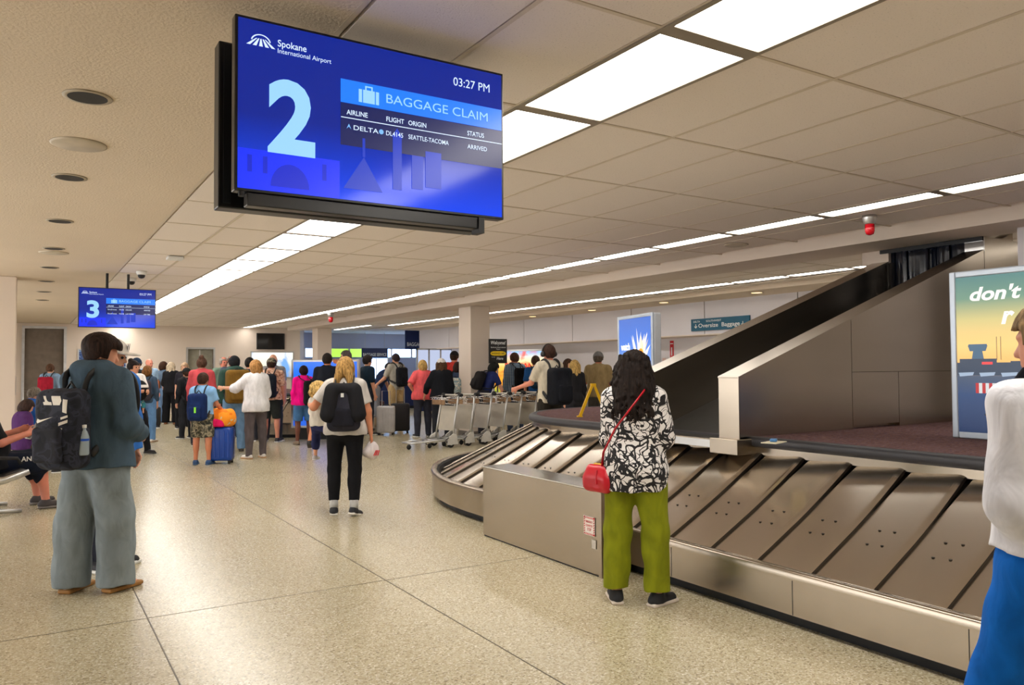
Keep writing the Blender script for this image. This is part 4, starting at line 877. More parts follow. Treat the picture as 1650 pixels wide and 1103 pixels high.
def skeleton(H, sex, fat, aL, aR, lL, lR, lean, head, seat, child):
    k = H/1.70; S = {'k': k, 'H': H, 'fat': fat, 'sex': sex}; hk = k*(1.0 if not child else (1+child*0.45))
    t = unit((lean[0], lean[1], 1)); r = unit(np.cross(A3((0, 1, 0)), t)*1.0); r = unit(np.array([1, 0, 0])-t*t[0]); fw = np.cross(t, r); S['t'], S['r'], S['f'] = t, r, fw
    P = A3((0, 0, 0)); sw = (0.175 if sex == 'm' else 0.152)*k*(0.6+0.4*fat); hw = (0.092 if sex == 'm' else 0.098)*k
    S['P'] = P; S['N'] = P+t*0.515*k; S['sw'] = sw
    S['sh'] = [P+t*0.465*k-r*sw, P+t*0.465*k+r*sw]; S['hip'] = [P-A3((hw, 0, 0.03*k)), P+A3((hw, 0, -0.03*k))]
    S['el'], S['wr'], S['hd'], S['kn'], S['an'], S['ft'] = [], [], [], [], [], []
    for i, a in enumerate((aL, aR)):
        u, f = unit(a[0]), unit(a[1]); e = S['sh'][i]+u*0.285*k; S['el'].append(e); w_ = e+f*0.25*k; S['wr'].append(w_); S['hd'].append(unit(a[2]) if len(a) > 2 else f)
    for i, l in enumerate((lL, lR)):
        u, f = unit(l[0]), unit(l[1]); kn = S['hip'][i]+u*0.42*k; S['kn'].append(kn); S['an'].append(kn+f*0.41*k); S['ft'].append(unit(l[2]) if len(l) > 2 else unit(((-1, 1)[i]*0.22, 1, 0)))
    z0 = min(a[2] for a in S['an'])-0.075*k if seat is None else -seat
    sh = A3((0, 0, -z0))
    for q in ('P', 'N'): S[q] = S[q]+sh
    for q in ('sh', 'hip', 'el', 'wr', 'kn', 'an'): S[q] = [p+sh for p in S[q]]
    hy, hp = math.radians(head[0]), math.radians(head[1])
    hf = unit(A3((math.sin(hy)*math.cos(hp), math.cos(hy)*math.cos(hp), -math.sin(hp)))); hr = unit(np.cross(hf, (0, 0, 1))); hu = np.cross(hr, hf)
    S['hk'] = hk; S['hc'] = S['N']+unit(t*0.6+hu*0.4)*0.03*k+hu*0.105*hk; S['hax'] = np.stack([hr, hf, hu]); S['tax'] = np.stack([r, fw, t])
    pts = np.array([S['P'], S['hc']]+S['sh']+S['el']+S['wr']+S['kn']+S['an']); S['lo'] = pts.min(0)-0.27*k; S['hi'] = pts.max(0)+0.27*k; S['lo'][2] = max(S['lo'][2], -0.02 if seat is None else -9)
    return S
def hpt(S, x, y, z): return S['hc']+(S['hax'][0]*x+S['hax'][1]*y+S['hax'][2]*z)*S['hk']
def torso(f, S, e, parts='pbc', kk=0.05):
    k, ft, m = S['k'], S['fat'], S['sex'] == 'm'; P, t, fw, ax = S['P'], S['t'], S['f'], S['tax']; fb = 1+(ft-1)*1.0
    if 'p' in parts: f.ell(P-t*0.01*k-fw*0.012*k, [(0.158 if m else 0.172)*k*fb+e, (0.118 if m else 0.13)*k*fb+e, 0.13*k+e], ax, kk)
    if 'b' in parts: f.ell(P+t*0.16*k+fw*0.012*k*ft, [(0.145 if m else 0.13)*k*fb+e, 0.103*k*fb*(0.6+0.4*ft)+e, 0.18*k+e], ax, kk)
    if 'c' in parts:
        f.ell(P+t*0.34*k, [(0.165 if m else 0.145)*k*(0.7+0.3*ft)+e, 0.112*k*(0.7+0.3*ft)+e, 0.175*k+e], ax, kk)
        if not m: f.ell(P+t*0.34*k+fw*0.055*k, [0.115*k+e, 0.085*k+e, 0.075*k+e], ax, kk)
        a, b = S['sh']; f.cap(a+(b-a)*0.1, b-(b-a)*0.1, 0.056*k+e, 0.056*k+e, kk); f.cap(S['N']-t*0.02*k, (a+b)/2-t*0.02*k, 0.06*k+e*0.8, 0.09*k+e, kk)
def body(S, v, mat, parent):
    f = SDF(S['lo'], S['hi'], v); k, hk, ft = S['k'], S['hk'], S['fat']; hax = S['hax']; torso(f, S, 0)
    f.cap(S['N']-S['t']*0.04*k, hpt(S, 0, -0.012, -0.03), 0.057*k, 0.054*hk, 0.025)
    f.ell(hpt(S, 0, -0.008, 0.02), [0.075*hk, 0.094*hk, 0.098*hk], hax, 0.02); f.ell(hpt(S, 0, 0.022, -0.045), [0.058*hk, 0.066*hk, 0.072*hk], hax, 0.03)
    f.cap(hpt(S, 0, 0.084, 0.012), hpt(S, 0, 0.1, -0.022), 0.008*hk, 0.013*hk, 0.012); f.ell(hpt(S, 0, 0.078, -0.055), [0.022*hk, 0.012*hk, 0.009*hk], hax, 0.008)
    f.ell(hpt(S, 0, 0.068, 0.028), [0.052*hk, 0.02*hk, 0.012*hk], hax, 0.015)
    for sx in (-1, 1):
        f.ell(hpt(S, sx*0.03, 0.094, 0.006), [0.014*hk, 0.012*hk, 0.009*hk], hax, 0.01, 's'); f.ell(hpt(S, sx*0.077, -0.005, -0.005), [0.012*hk, 0.02*hk, 0.032*hk], hax, 0.008)
    rf = max(0.0085*k, 0.72*v); lg = 0.75+0.25*ft
    for i, sx in ((0, -1), (1, 1)):
        f.cap(S['sh'][i], S['el'][i], 0.050*k*lg, 0.040*k*lg, 0.03); f.cap(S['el'][i], S['wr'][i], 0.041*k*lg, 0.027*k, 0.02)
        d = S['hd'][i]; nrm = np.cross(d, (0, 0, 1)) if abs(d[2]) < 0.8 else np.cross(d, (0, 1, 0)); nrm = unit(nrm)*sx
        side = unit(np.cross(nrm, d))
        if side[1] < 0 and abs(d[2]) > 0.8: side = -side
        w0 = S['wr'][i]; f.cap(w0, w0+d*0.075*k, 0.028*k, 0.036*k, 0.015, flat=(nrm, 0.5))
        for q, (o, L) in enumerate(((0.027, 0.066), (0.009, 0.076), (-0.009, 0.07), (-0.027, 0.055))):
            b0 = w0+d*0.075*k+side*o*k; b1 = b0+unit(d-nrm*0.25)*L*0.5*k; b2 = b1+unit(d-nrm*0.9)*L*0.5*k; f.cap(b0, b1, rf, rf*0.95, 0.006); f.cap(b1, b2, rf*0.95, rf*0.8, 0.004)
        b0 = w0+d*0.03*k+side*0.03*k; b1 = b0+unit(d*0.8+side*0.7-nrm*0.3)*0.045*k; f.cap(b0, b1, rf*1.25, rf*1.1, 0.01); f.cap(b1, b1+unit(d-nrm*0.4)*0.03*k, rf*1.1, rf*0.85, 0.004)
        f.cap(S['hip'][i], S['kn'][i], 0.088*k*lg, 0.056*k*lg, 0.04); f.cap(S['kn'][i], S['an'][i], 0.055*k*lg, 0.037*k, 0.03)
        sh = S['an'][i]-S['kn'][i]; f.ell(S['kn'][i]+sh*0.3-S['ft'][i]*0.018*k, [0.048*k*lg, 0.05*k*lg, 0.11*k], None, 0.04)
        h = S['an'][i]-A3((0, 0, 0.045*k)); f.cap(h-S['ft'][i]*0.03*k, h+S['ft'][i]*0.15*k-A3((0, 0, 0.006*k)), 0.03*k, 0.024*k, 0.03)
    return f.build('body', mat, parent)
def top(S, v, mat, parent, sleeve=0.5, hem=-0.07, e=0.02, fold=0.004, flare=0.0, loose=0.0, name='shirt', hood=False, collar=False):
    f = SDF(S['lo'], S['hi'], v); k = S['k']; torso(f, S, e, 'pbc'); P, t = S['P'], S['t']
    if loose or flare: f.cap(P+t*0.40*k, P+t*(hem-0.02)*k, 0.13*k+e+loose, 0.165*k*S['fat']+e+loose+flare, 0.05, flat=(S['f'], 0.74))
    f.plane(P+t*hem*k, t); lg = 0.75+0.25*S['fat']
    for i in (0, 1):
        s_ = min(1, sleeve*2); b = S['sh'][i]+(S['el'][i]-S['sh'][i])*s_
        f.cap(S['sh'][i], b, 0.052*k*lg+e, (0.052-0.010*s_)*k*lg+e+loose*0.3, 0.035, cut=1 if sleeve <= 0.5 else 0)
        if sleeve > 0.5:
            q = min(1, sleeve*2-1); c = S['el'][i]+(S['wr'][i]-S['el'][i])*q; f.cap(S['el'][i], c, 0.042*k*lg+e+loose*0.35, (0.042-0.012*q)*k*lg+e*0.8+loose*0.2, 0.03, cut=1)
    if hood:
        f.ell(S['N']-S['f']*0.085*k+t*0.02*k, [0.13*k, 0.07*k, 0.075*k], S['tax'], 0.04); f.cap(S['N']-S['r']*0.07*k+t*0.02*k, S['N']+S['r']*0.07*k+t*0.02*k, 0.068*k, 0.068*k, 0.04)
    if collar: f.cap(S['N']-t*0.01*k, S['N']+t*0.03*k, 0.072*k, 0.07*k, 0.02, cut=1)
    if fold: f.ripple(fold, 34/k, 21/k, S['H']*9+e*100)
    return f.build(name, mat, parent)
def bottoms(S, v, mat, parent, length=1.0, e=0.016, wide=0.0, waist=0.12, fold=0.003, name='trousers', skirt=False):
    f = SDF(S['lo'], S['hi'], v); k = S['k']; torso(f, S, e, 'pb'); f.plane(S['P']+S['t']*waist*k, -S['t']); lg = 0.75+0.25*S['fat']
    for i in (0, 1):
        a, b = min(1, length*2), max(0, length*2-1); q = S['hip'][i]+(S['kn'][i]-S['hip'][i])*a
        f.cap(S['hip'][i], q, 0.092*k*lg+e+wide*0.2, (0.092-0.032*a)*k*lg+e+wide*(0.3+0.4*a), 0.04, cut=1 if length <= 0.5 else 0)
        if length > 0.5:
            c = S['kn'][i]+(S['an'][i]-A3((0, 0, 0.03*k*(length > 0.99)))-S['kn'][i])*b; f.cap(S['kn'][i], c, 0.06*k*lg+e+wide*0.75, (0.06-0.016*b)*k*lg+e+wide*1.0, 0.03, cut=1)
            sh = S['an'][i]-S['kn'][i]; f.ell(S['kn'][i]+sh*0.3-S['ft'][i]*0.02*k, [0.05*k*lg+e, 0.052*k*lg+e, 0.11*k], None, 0.04)
    if fold: f.ripple(fold, 30/k, 26/k, S['H']*5)
    return f.build(name, mat, parent)
def shoes(S, v, mat, sole, parent, kind='shoe'):
    k = S['k']
    for i in (0, 1):
        an, d = S['an'][i], S['ft'][i]; h = an-A3((0, 0, 0.04*k)); v2 = min(v, 0.012); up = unit(np.cross(np.cross(d, (0, 0, 1)), d)); sd = np.cross(d, up); ax = np.stack([sd, d, up]); z = h-up*0.036*k
        f = SDF(h-0.24*k, h+0.24*k, v2)
        if kind == 'sandal':
            f.box(z+d*0.06*k+up*0.018*k, [0.048*k, 0.135*k, 0.016*k], 0.015, ax); o = f.build('sandal', mat, parent)
            f = SDF(h-0.24*k, h+0.24*k, v2); f.cap(h+d*0.075*k-up*0.012*k-sd*0.03*k, h+d*0.075*k-up*0.012*k+sd*0.03*k, 0.03*k, 0.03*k, 0.01, flat=(d, 1.2)); f.cap(h+d*0.075*k-up*0.02*k-sd*0.055*k, h+d*0.075*k-up*0.02*k+sd*0.055*k, 0.024*k, 0.024*k, 0.01, op='s'); 
            m = MB(); 
            for q in (0.055, 0.095): m.tube([tuple(z+d*q*k+up*0.03*k-sd*0.046*k), tuple(z+d*q*k+up*0.066*k-sd*0.03*k), tuple(z+d*q*k+up*0.07*k), tuple(z+d*q*k+up*0.066*k+sd*0.03*k), tuple(z+d*q*k+up*0.03*k+sd*0.046*k)], 0.012*k, 8, flat=0.5)
            m.build('sandal_strap', mat, o, True); f = SDF(h-0.2*k, h+0.22*k, v2); f.cap(h-d*0.03*k, h+d*0.13*k-up*0.006*k, 0.034*k, 0.027*k, 0.02); f.build('sock', cloth((226, 220, 208)), parent); continue
        f.cap(h-d*0.035*k+up*0.0*k, h+d*0.145*k-up*0.006*k, 0.042*k, 0.035*k, 0.03, flat=(sd, 0.98)); f.cap(h, an+A3((0, 0, 0.015*k)), 0.043*k, 0.043*k, 0.03, cut=1); f.plane(z+up*0.022*k, up)
        o = f.build('shoe', mat, parent)
        f = SDF(h-0.24*k, h+0.24*k, v2); f.box(z+d*0.055*k+up*0.013*k, [0.043*k, 0.128*k, 0.014*k], 0.013*k, ax); f.build('sole', sole, o)
def hair(S, v, style, rgb, parent):
    hk, hax = S['hk'], S['hax']; mat = hairmat(rgb); c = S['hc']
    if style == 'bald': return
    R = 0.62*hk if style in ('long', 'curlylong', 'tails', 'pony') else 0.26*hk
    f = SDF(c-[0.26*hk, 0.26*hk, R], c+0.26*hk, v)
    g = 0.012 if style in ('buzz', 'balding') else 0.02
    f.ell(hpt(S, 0, -0.008, 0.022), [(0.078+g)*hk, (0.096+g)*hk, (0.1+g)*hk], hax, 0.01)
    if style == 'boy': f.ell(hpt(S, 0, -0.012, 0.05), [0.103*hk, 0.125*hk, 0.095*hk], hax, 0.02); f.cap(hpt(S, 0.05, 0.07, 0.075), hpt(S, -0.05, 0.07, 0.075), 0.035*hk, 0.035*hk, 0.02)
    f.box(hpt(S, 0, 0.14, -0.085), [0.12*hk, 0.10*hk, 0.135*hk], 0.02*hk, hax, 0.01, 's')          # face
    if style == 'sleek': f.cap(hpt(S, 0, -0.09, -0.02), hpt(S, 0, -0.115, -0.09), 0.045*hk, 0.03*hk, 0.03); f.box(hpt(S, 0, 0.10, -0.10), [0.2*hk, 0.11*hk, 0.10*hk], 0.02*hk, hax, 0.01, 's')
    if style in ('short', 'buzz', 'balding', 'boy', 'bun', 'pony'):
        f.box(hpt(S, 0, 0.09, -0.14), [0.2*hk, 0.115*hk, 0.115*hk], 0.02*hk, hax, 0.01, 's'); f.box(hpt(S, 0, 0, -0.19), [0.2*hk, 0.3*hk, 0.12*hk], 0.01, hax, 0.01, 's')
    if style == 'balding': f.ell(hpt(S, 0, 0.03, 0.13), [0.08*hk, 0.1*hk, 0.06*hk], hax, 0.01, 's')
    if style == 'bob': f.ell(hpt(S, 0, -0.03, -0.03), [0.105*hk, 0.1*hk, 0.11*hk], hax, 0.03); f.box(hpt(S, 0, 0.14, -0.085), [0.075*hk, 0.10*hk, 0.12*hk], 0.02*hk, hax, 0.01, 's')
    if style == 'bun': f.ell(hpt(S, 0, -0.06, 0.13), [0.05*hk]*3, hax, 0.02)
    if style == 'pony': f.cap(hpt(S, 0, -0.1, 0.03), hpt(S, 0, -0.15, -0.02), 0.03*hk, 0.035*hk, 0.02); f.cap(hpt(S, 0, -0.15, -0.02), hpt(S, 0.02, -0.14, -0.26), 0.036*hk, 0.016*hk, 0.02)
    if style == 'tails':
        f.ell(hpt(S, 0, -0.05, -0.02), [0.092*hk, 0.08*hk, 0.09*hk], hax, 0.03)
        for sx in (-1, 1): f.cap(hpt(S, sx*0.05, -0.09, -0.06), hpt(S, sx*0.085, -0.10, -0.20), 0.045*hk, 0.03*hk, 0.02); f.cap(hpt(S, 0.085*sx, -0.10, -0.20), hpt(S, sx*0.10, -0.09, -0.25), 0.03*hk, 0.01*hk, 0.02)
    if style == 'long':
        for sx in (-1, 0, 1): f.cap(hpt(S, sx*0.07, -0.045+0.02*abs(sx), 0.0), hpt(S, sx*0.085, -0.075+0.05*abs(sx), -0.24), 0.055*hk, 0.035*hk, 0.04)
        f.box(hpt(S, 0, 0.13, -0.085), [0.066*hk, 0.10*hk, 0.15*hk], 0.02*hk, hax, 0.01, 's')
    if style == 'curlylong':
        f.ell(hpt(S, 0, -0.03, -0.03), [0.125*hk, 0.115*hk, 0.16*hk], hax, 0.04); f.ell(hpt(S, 0, -0.045, -0.15), [0.15*hk, 0.10*hk, 0.13*hk], hax, 0.04)
        rs = np.random.RandomState(3)
        for _ in range(420):
            a, z = rs.uniform(2.2, 7.2), rs.uniform(-0.28, 0.10); rr = 0.118 if z > -0.06 else 0.14
            p = hpt(S, rr*math.cos(a)*(1 if z < 0.05 else 0.8), -0.035+0.1*math.sin(a), z); dl = A3((rs.uniform(-0.025, 0.025), rs.uniform(-0.02, 0.02), -rs.uniform(0.02, 0.05)))*hk; q = p+dl; f.cap(p, q, 0.011*hk, 0.009*hk, 0.005); f.cap(q, q+A3((-dl[0]*1.6, -dl[1], dl[2]*0.8)), 0.009*hk, 0.006*hk, 0.005)
        f.box(hpt(S, 0, 0.16, -0.085), [0.075*hk, 0.10*hk, 0.15*hk], 0.02*hk, hax, 0.01, 's')
    if style == 'curlykid':
        rs = np.random.RandomState(4); f.ell(hpt(S, 0, -0.02, 0.0), [0.12*hk, 0.12*hk, 0.12*hk], hax, 0.02); f.box(hpt(S, 0, 0.16, -0.085), [0.09*hk, 0.10*hk, 0.13*hk], 0.02*hk, hax, 0.01, 's')
        for _ in range(110):
            d = unit(rs.normal(size=3)); 
            if d[1] > 0.35 and d[2] < 0.4: continue
            f.ell(hpt(S, *(A3((0, -0.02, 0.0))+d*0.12)), [0.026*hk]*3, None, 0.012)
    amp = {'curlylong': 0.004, 'tails': 0.003, 'long': 0.003, 'curlykid': 0.004, 'boy': 0.0015}.get(style, 0.0015); f.ripple(amp*hk, 190, 45, 1.0)
    return f.build('hair', mat, parent)
def hat(S, v, mat, parent, back=False):
    hk, hax = S['hk'], S['hax']; f = SDF(S['hc']-0.28*hk, S['hc']+0.28*hk, min(v, 0.01)); f.ell(hpt(S, 0, -0.005, 0.03), [0.102*hk, 0.118*hk, 0.118*hk], hax, 0.01); f.plane(hpt(S, 0, 0, 0.035), S['hax'][2])
    o = f.build('cap', mat, parent); s = -1 if back else 1
    f = SDF(S['hc']-0.28*hk, S['hc']+0.28*hk, min(v, 0.008)); f.ell(hpt(S, 0, s*0.11, 0.04), [0.085*hk, 0.09*hk, 0.012*hk], hax, 0.01); f.build('cap_brim', mat, o); return o
def face(S, parent, lips=(150, 80, 76)):
    hk = S['hk']
    for sx in (-1, 1):
        m = MB(); p = hpt(S, sx*0.03, 0.082, 0.006); m.lathe([(0.002*hk, -0.011*hk), (0.010*hk, -0.005*hk), (0.011*hk, 0), (0.010*hk, 0.005*hk), (0.002*hk, 0.011*hk)], 10, tuple(p)); m.build('eye', plain((30, 22, 18), 0.2), parent, True)
    m = MB(); m.tube([tuple(hpt(S, -0.02, 0.082, -0.056)), tuple(hpt(S, 0, 0.091, -0.055)), tuple(hpt(S, 0.02, 0.082, -0.056))], 0.005*hk, 6); m.build('mouth', plain(lips, 0.5), parent, True)
def wpos(root, p): return Matrix.LocRotScale(root.location, root.rotation_euler, None) @ Vector(p)
def backpack(root, S, label, rgb, w=0.30, h=0.46, d=0.18, mat=None, drop=0.0, strap=True, pocket=None, e=0.03, fat=0.03, cat='backpack', name='backpack', group=None, side=0.0):
    k = S['k']; t, r, fw, ax = S['t'], S['r'], S['f'], S['tax']; mat = mat or cloth(rgb, 20, 0.3); pk = pocket or mat
    back = 0.112*k*(0.7+0.3*S['fat'])+e; fb = min(back, 0.112*k*(0.7+0.3*S['fat'])+0.045); c = S['P']+t*(0.46*k-h/2-drop)-fw*(back+d/2)+r*side; base = c-t*h/2
    tt = thing(name, label, cat, wpos(root, base), root.rotation_euler.z, group); v = 0.0145 if root.location.length > 7 else 0.008
    f = SDF(c-max(w, h), c+max(w, h), v); f.box(c, [w/2, d/2, h/2], 0.07, ax, 0.03); f.ell(c-fw*d*0.2-t*h*0.12, [w*0.46, d*0.55, h*0.36], ax, 0.04); f.ripple(0.003, 40, 30, 2); f.build('main_bag', mat, tt, base)
    f = SDF(c-max(w, h), c+max(w, h), v); f.box(c-fw*(d*0.62)-t*h*0.18, [w*0.34, d*0.14, h*0.22], 0.03, ax, 0.02); f.ripple(0.002, 40, 30, 1); f.build('front_pocket', pk, tt, base)
    MB().tube([tuple(A3(p)-base) for p in (c+t*h*0.49-r*0.04-fw*(-d*0.3), c+t*(h*0.49+0.05)+fw*d*0.3, c+t*h*0.49+r*0.04+fw*d*0.3)], 0.009, 6).build('grab_loop', M_BLACK, tt, True)
    if strap:
        for s in (0, 1):
            sg = -1 if s == 0 else 1; q = S['P']+t*0.475*k+r*sg*0.095*k; up = 0.085*k
            path = [c+t*h*0.42+r*sg*w*0.22+fw*d*0.45, q-fw*(back-0.02)+t*(up-0.05*k), q+t*up, q+fw*(fb-0.01)+t*0.0, S['P']+t*0.28*k+r*sg*0.125*k+fw*(fb+0.005), S['P']+t*0.17*k+r*sg*(S['sw']*0.86+0.012)+fw*0.03, c-t*h*0.33+r*sg*w*0.45+fw*d*0.4]
            P2 = []
            for i in range(len(path)-1):
                for u in (0, 0.25, 0.5, 0.75):
                    p0, p1, p2, p3 = path[max(0, i-1)], path[i], path[i+1], path[min(len(path)-1, i+2)]
                    P2.append(0.5*((2*p1)+(p2-p0)*u+(2*p0-5*p1+4*p2-p3)*u*u+(3*p1-p0-3*p2+p3)*u**3))
            P2.append(path[-1]); MB().tube([tuple(p-base) for p in P2], 0.024*k, 8, flat=0.4).build('shoulder_strap', M_BLACK if mat is not M_BLACK else mat, tt, True)
    return tt, c, base
PEOPLE = {}
def person(label, px, H=None, foot=None, dep=None, topy=None, th=0, sex='m', fat=1.0, sk=(214, 160, 130), aL=None, aR=None, lL=None, lR=None, lean=(0, 0), head=(0, 5), seat=None, child=0.0,
           T=None, B=None, sh=((40, 40, 44), (220, 220, 216)), hr=('short', (60, 42, 30)), cap=None, eyes=False, group=None, loc=None, shoe='shoe', vox=None):
    if loc is None:
        if foot: p = onz(px, foot)
        else: q = atdepth(px, 590, dep); p = Vector((q.x, q.y, 0))
    else: p = Vector(loc)
    d = p.x*_F.x+p.y*_F.y
    if H is None:
        pr = atdepth(px, topy, d); H = pr.z
        H = H/(1.0 if seat is None else 1.0)
    rz = -(math.atan2(p.x, p.y)+math.radians(th)); root = thing('person', label, 'person', p, rz, group)
    v = vox or min(0.0195, max(0.0066, d*0.00132))
    S = skeleton(H, sex, fat, aL or DOWN(-1), aR or DOWN(1), lL or ((-0.06, 0.01, -1), (-0.02, -0.03, -1)), lR or ((0.06, 0.01, -1), (0.02, -0.03, -1)), lean, head, seat, child)
    body(S, v*0.95, skin(sk), root)
    if T: top(S, v, T.pop('m') if 'm' in T else cloth(T.pop('c')), root, **T)
    if B: bottoms(S, v, B.pop('m') if 'm' in B else cloth(B.pop('c')), root, **B)
    if sh: shoes(S, v, plain(sh[0], 0.7), plain(sh[1], 0.6), root, shoe)
    if hr and hr[0] != 'bald': hair(S, min(v, 0.012 if d > 9 else v), hr[0], hr[1], root)
    if cap is not None: hat(S, v, cap if not isinstance(cap, tuple) else cloth(cap), root)
    if eyes: face(S, root)
    return root, S
# ============================================================ the crowd
CAMO = patches([(38, 40, 34), (86, 82, 66), (150, 140, 116), (30, 30, 30)], 16.0, [0.0, 0.43, 0.54, 0.63])
CAMON = patches([(17, 19, 28), (28, 31, 44), (40, 44, 58), (18, 20, 30)], 12.0, [0.0, 0.42, 0.52, 0.62])
CAMOP = patches([(150, 104, 84), (206, 160, 136), (226, 190, 166), (120, 92, 76)], 14.0, [0.0, 0.42, 0.53, 0.64])
FLORAL = patches([(190, 200, 196), (120, 150, 160), (220, 214, 196), (150, 120, 110)], 18.0, [0.0, 0.42, 0.52, 0.64])
def _plaid():
    t = NT('plaid'); t.set(Roughness=0.9); c = t.coord()
    a = t.n('ShaderNodeTexWave', Scale=9.0); a.bands_direction = 'X'; b = t.n('ShaderNodeTexWave', Scale=9.0); b.bands_direction = 'Z'; t.l(c, a.inputs['Vector']); t.l(c, b.inputs['Vector'])
    m = t.n('ShaderNodeMath', operation='ADD'); t.l(a.outputs['Fac'], m.inputs[0]); t.l(b.outputs['Fac'], m.inputs[1]); m2 = t.n('ShaderNodeMath', operation='MULTIPLY'); t.l(m.outputs[0], m2.inputs[0]); m2.inputs[1].default_value = 0.5
    t.l(t.ramp(m2.outputs[0], [(0.2, srgb(44, 66, 100)), (0.5, srgb(96, 124, 152)), (0.8, srgb(170, 186, 196))]), t.b.inputs['Base Color']); return t.m
PLAID = _plaid()
def _leaf():
    t = NT('leaf_print'); t.set(Roughness=0.8); c = t.coord()
    n = t.n('ShaderNodeTexNoise', Scale=9.0, Detail=1.0); t.l(c, n.inputs['Vector']); mx = t.n('ShaderNodeMix', data_type='RGBA'); mx.inputs['Factor'].default_value = 0.22; t.l(c, mx.inputs[6]); t.l(n.outputs['Color'], mx.inputs[7])
    mp = t.n('ShaderNodeMapping'); mp.inputs['Scale'].default_value = (1.15, 1.15, 0.85); t.l(mx.outputs[2], mp.inputs['Vector'])
    v = t.n('ShaderNodeTexVoronoi', Scale=15.0, feature='DISTANCE_TO_EDGE'); t.l(mp.outputs['Vector'], v.inputs['Vector'])
    w2 = t.n('ShaderNodeTexNoise', Scale=8.0, Detail=0.0, Distortion=3.0); t.l(c, w2.inputs['Vector'])
    m = t.n('ShaderNodeMath', operation='MULTIPLY'); t.l(v.outputs['Distance'], m.inputs[0]); m.inputs[1].default_value = 2.7
    m2 = t.n('ShaderNodeMath', operation='ABSOLUTE'); m1 = t.n('ShaderNodeMath', operation='SUBTRACT'); t.l(w2.outputs['Fac'], m1.inputs[0]); m1.inputs[1].default_value = 0.5; t.l(m1.outputs[0], m2.inputs[0])
    m3 = t.n('ShaderNodeMath', operation='MULTIPLY'); t.l(m2.outputs[0], m3.inputs[0]); m3.inputs[1].default_value = 8.0; mn = t.n('ShaderNodeMath', operation='MINIMUM'); t.l(m.outputs[0], mn.inputs[0]); t.l(m3.outputs[0], mn.inputs[1])
    t.l(t.ramp(mn.outputs[0], [(0.0, srgb(22, 20, 24)), (0.26, srgb(228, 224, 222))], True), t.b.inputs['Base Color']); return t.m
WALK = (((-0.06, 0.30, -1), (-0.03, -0.05, -1)), ((0.06, -0.22, -1), (0.03, -0.5, -1), (0.1, 0.85, -0.5)))
# ---- teenager in the hoodie
boy, S = person('teenager in slate blue hoodie and wide grey sweatpants, wearing sandals and a backpack', 152, foot=952, topy=541, th=44, aL=((-0.24, 0.25, -1), (0.6, 0.8, 0.05)), aR=((0.30, -0.05, -1), (-0.35, 0.9, -0.35)), head=(42, 14), lL=((-0.10, -0.08, -1), (-0.02, -0.04, -1), (-0.15, 1, 0)), lR=((0.07, 0.12, -1), (0.02, -0.02, -1), (0.12, 1, 0)),
    T=dict(c=(66, 84, 98), sleeve=1.0, hem=-0.10, e=0.038, loose=0.03, flare=0.04, fold=0.006, name='hoodie', hood=True), B=dict(c=(126, 136, 140), e=0.025, wide=0.05, fold=0.006, waist=-0.03, name='sweatpants'), sh=((164, 116, 58), (90, 60, 34)), shoe='sandal', hr=('boy', (46, 30, 22)), sk=(206, 150, 122))
bp, c, base = backpack(boy, S, 'navy camouflage backpack with white lettering worn by the hooded teenager', (24, 27, 38), 0.34, 0.54, 0.20, CAMON, 0.04, True, CAMON, 0.062)
mb = [o for o in bp.children if o.name.startswith('main_bag')][0]; wp = plain((222, 214, 200), 0.6, 0, 0.03)
def stick(o, off=0.003):
    s = o.modifiers.new('wrap', 'SHRINKWRAP'); s.target = mb; s.wrap_method = 'PROJECT'; s.use_project_y = True; s.use_positive_direction = True; s.use_negative_direction = False; s.offset = off; s.use_project_x = s.use_project_z = False
q = A3(c)-base; yb = q[1]-0.25
def sw(pts, nm):
    m = MB(); m._add([(q[0]+x, yb, q[2]+z) for x, z in pts], [tuple(range(len(pts)))]); o = m.build(nm, wp, bp)
    sd = o.modifiers.new('sub', 'SUBSURF'); sd.subdivision_type = 'SIMPLE'; sd.levels = sd.render_levels = 4; stick(o); return o
sw([(-0.10, 0.075), (-0.105, 0.055), (-0.09, 0.045), (-0.05, 0.058), (0.03, 0.088), (-0.04, 0.072), (-0.075, 0.066), (-0.088, 0.072)], 'swoosh_mark')
for pts in ([(-0.06, 0.165), (0.01, 0.165), (0.005, 0.185), (-0.025, 0.185), (-0.045, 0.225), (-0.065, 0.225), (-0.045, 0.185), (-0.065, 0.185)], [(0.02, 0.165), (0.075, 0.165), (0.09, 0.195), (0.075, 0.225), (0.0, 0.225)], [(0.095, 0.12), (0.125, 0.11), (0.13, 0.20), (0.10, 0.205)], [(0.09, 0.07), (0.13, 0.085), (0.13, 0.10), (0.085, 0.085)], [(0.085, 0.03), (0.13, 0.05), (0.13, 0.07), (0.08, 0.05)], [(0.08, -0.02), (0.11, -0.01), (0.11, 0.015), (0.078, 0.02)]): sw(pts, 'white_letter')
pc = c+S['r']*0.17-S['t']*0.11; bt = thing('water_bottle', 'clear water bottle in the side pocket of the navy backpack', 'bottle', wpos(boy, pc), boy.rotation_euler.z)
MB().lathe([(0.03, -0.06), (0.034, -0.05), (0.034, 0.06), (0.02, 0.1), (0.014, 0.105), (0.014, 0.12)], 18).build('bottle_body', plain((150, 164, 172), 0.08, 0, 0.05), bt, True); MB().lathe([(0.0345, 0.035), (0.0345, 0.05)], 18).build('blue_band', plain((20, 80, 190), 0.3), bt); MB().lathe([(0.017, 0.12), (0.017, 0.14), (0.006, 0.142)], 14).build('bottle_cap', M_WHITEP, bt)
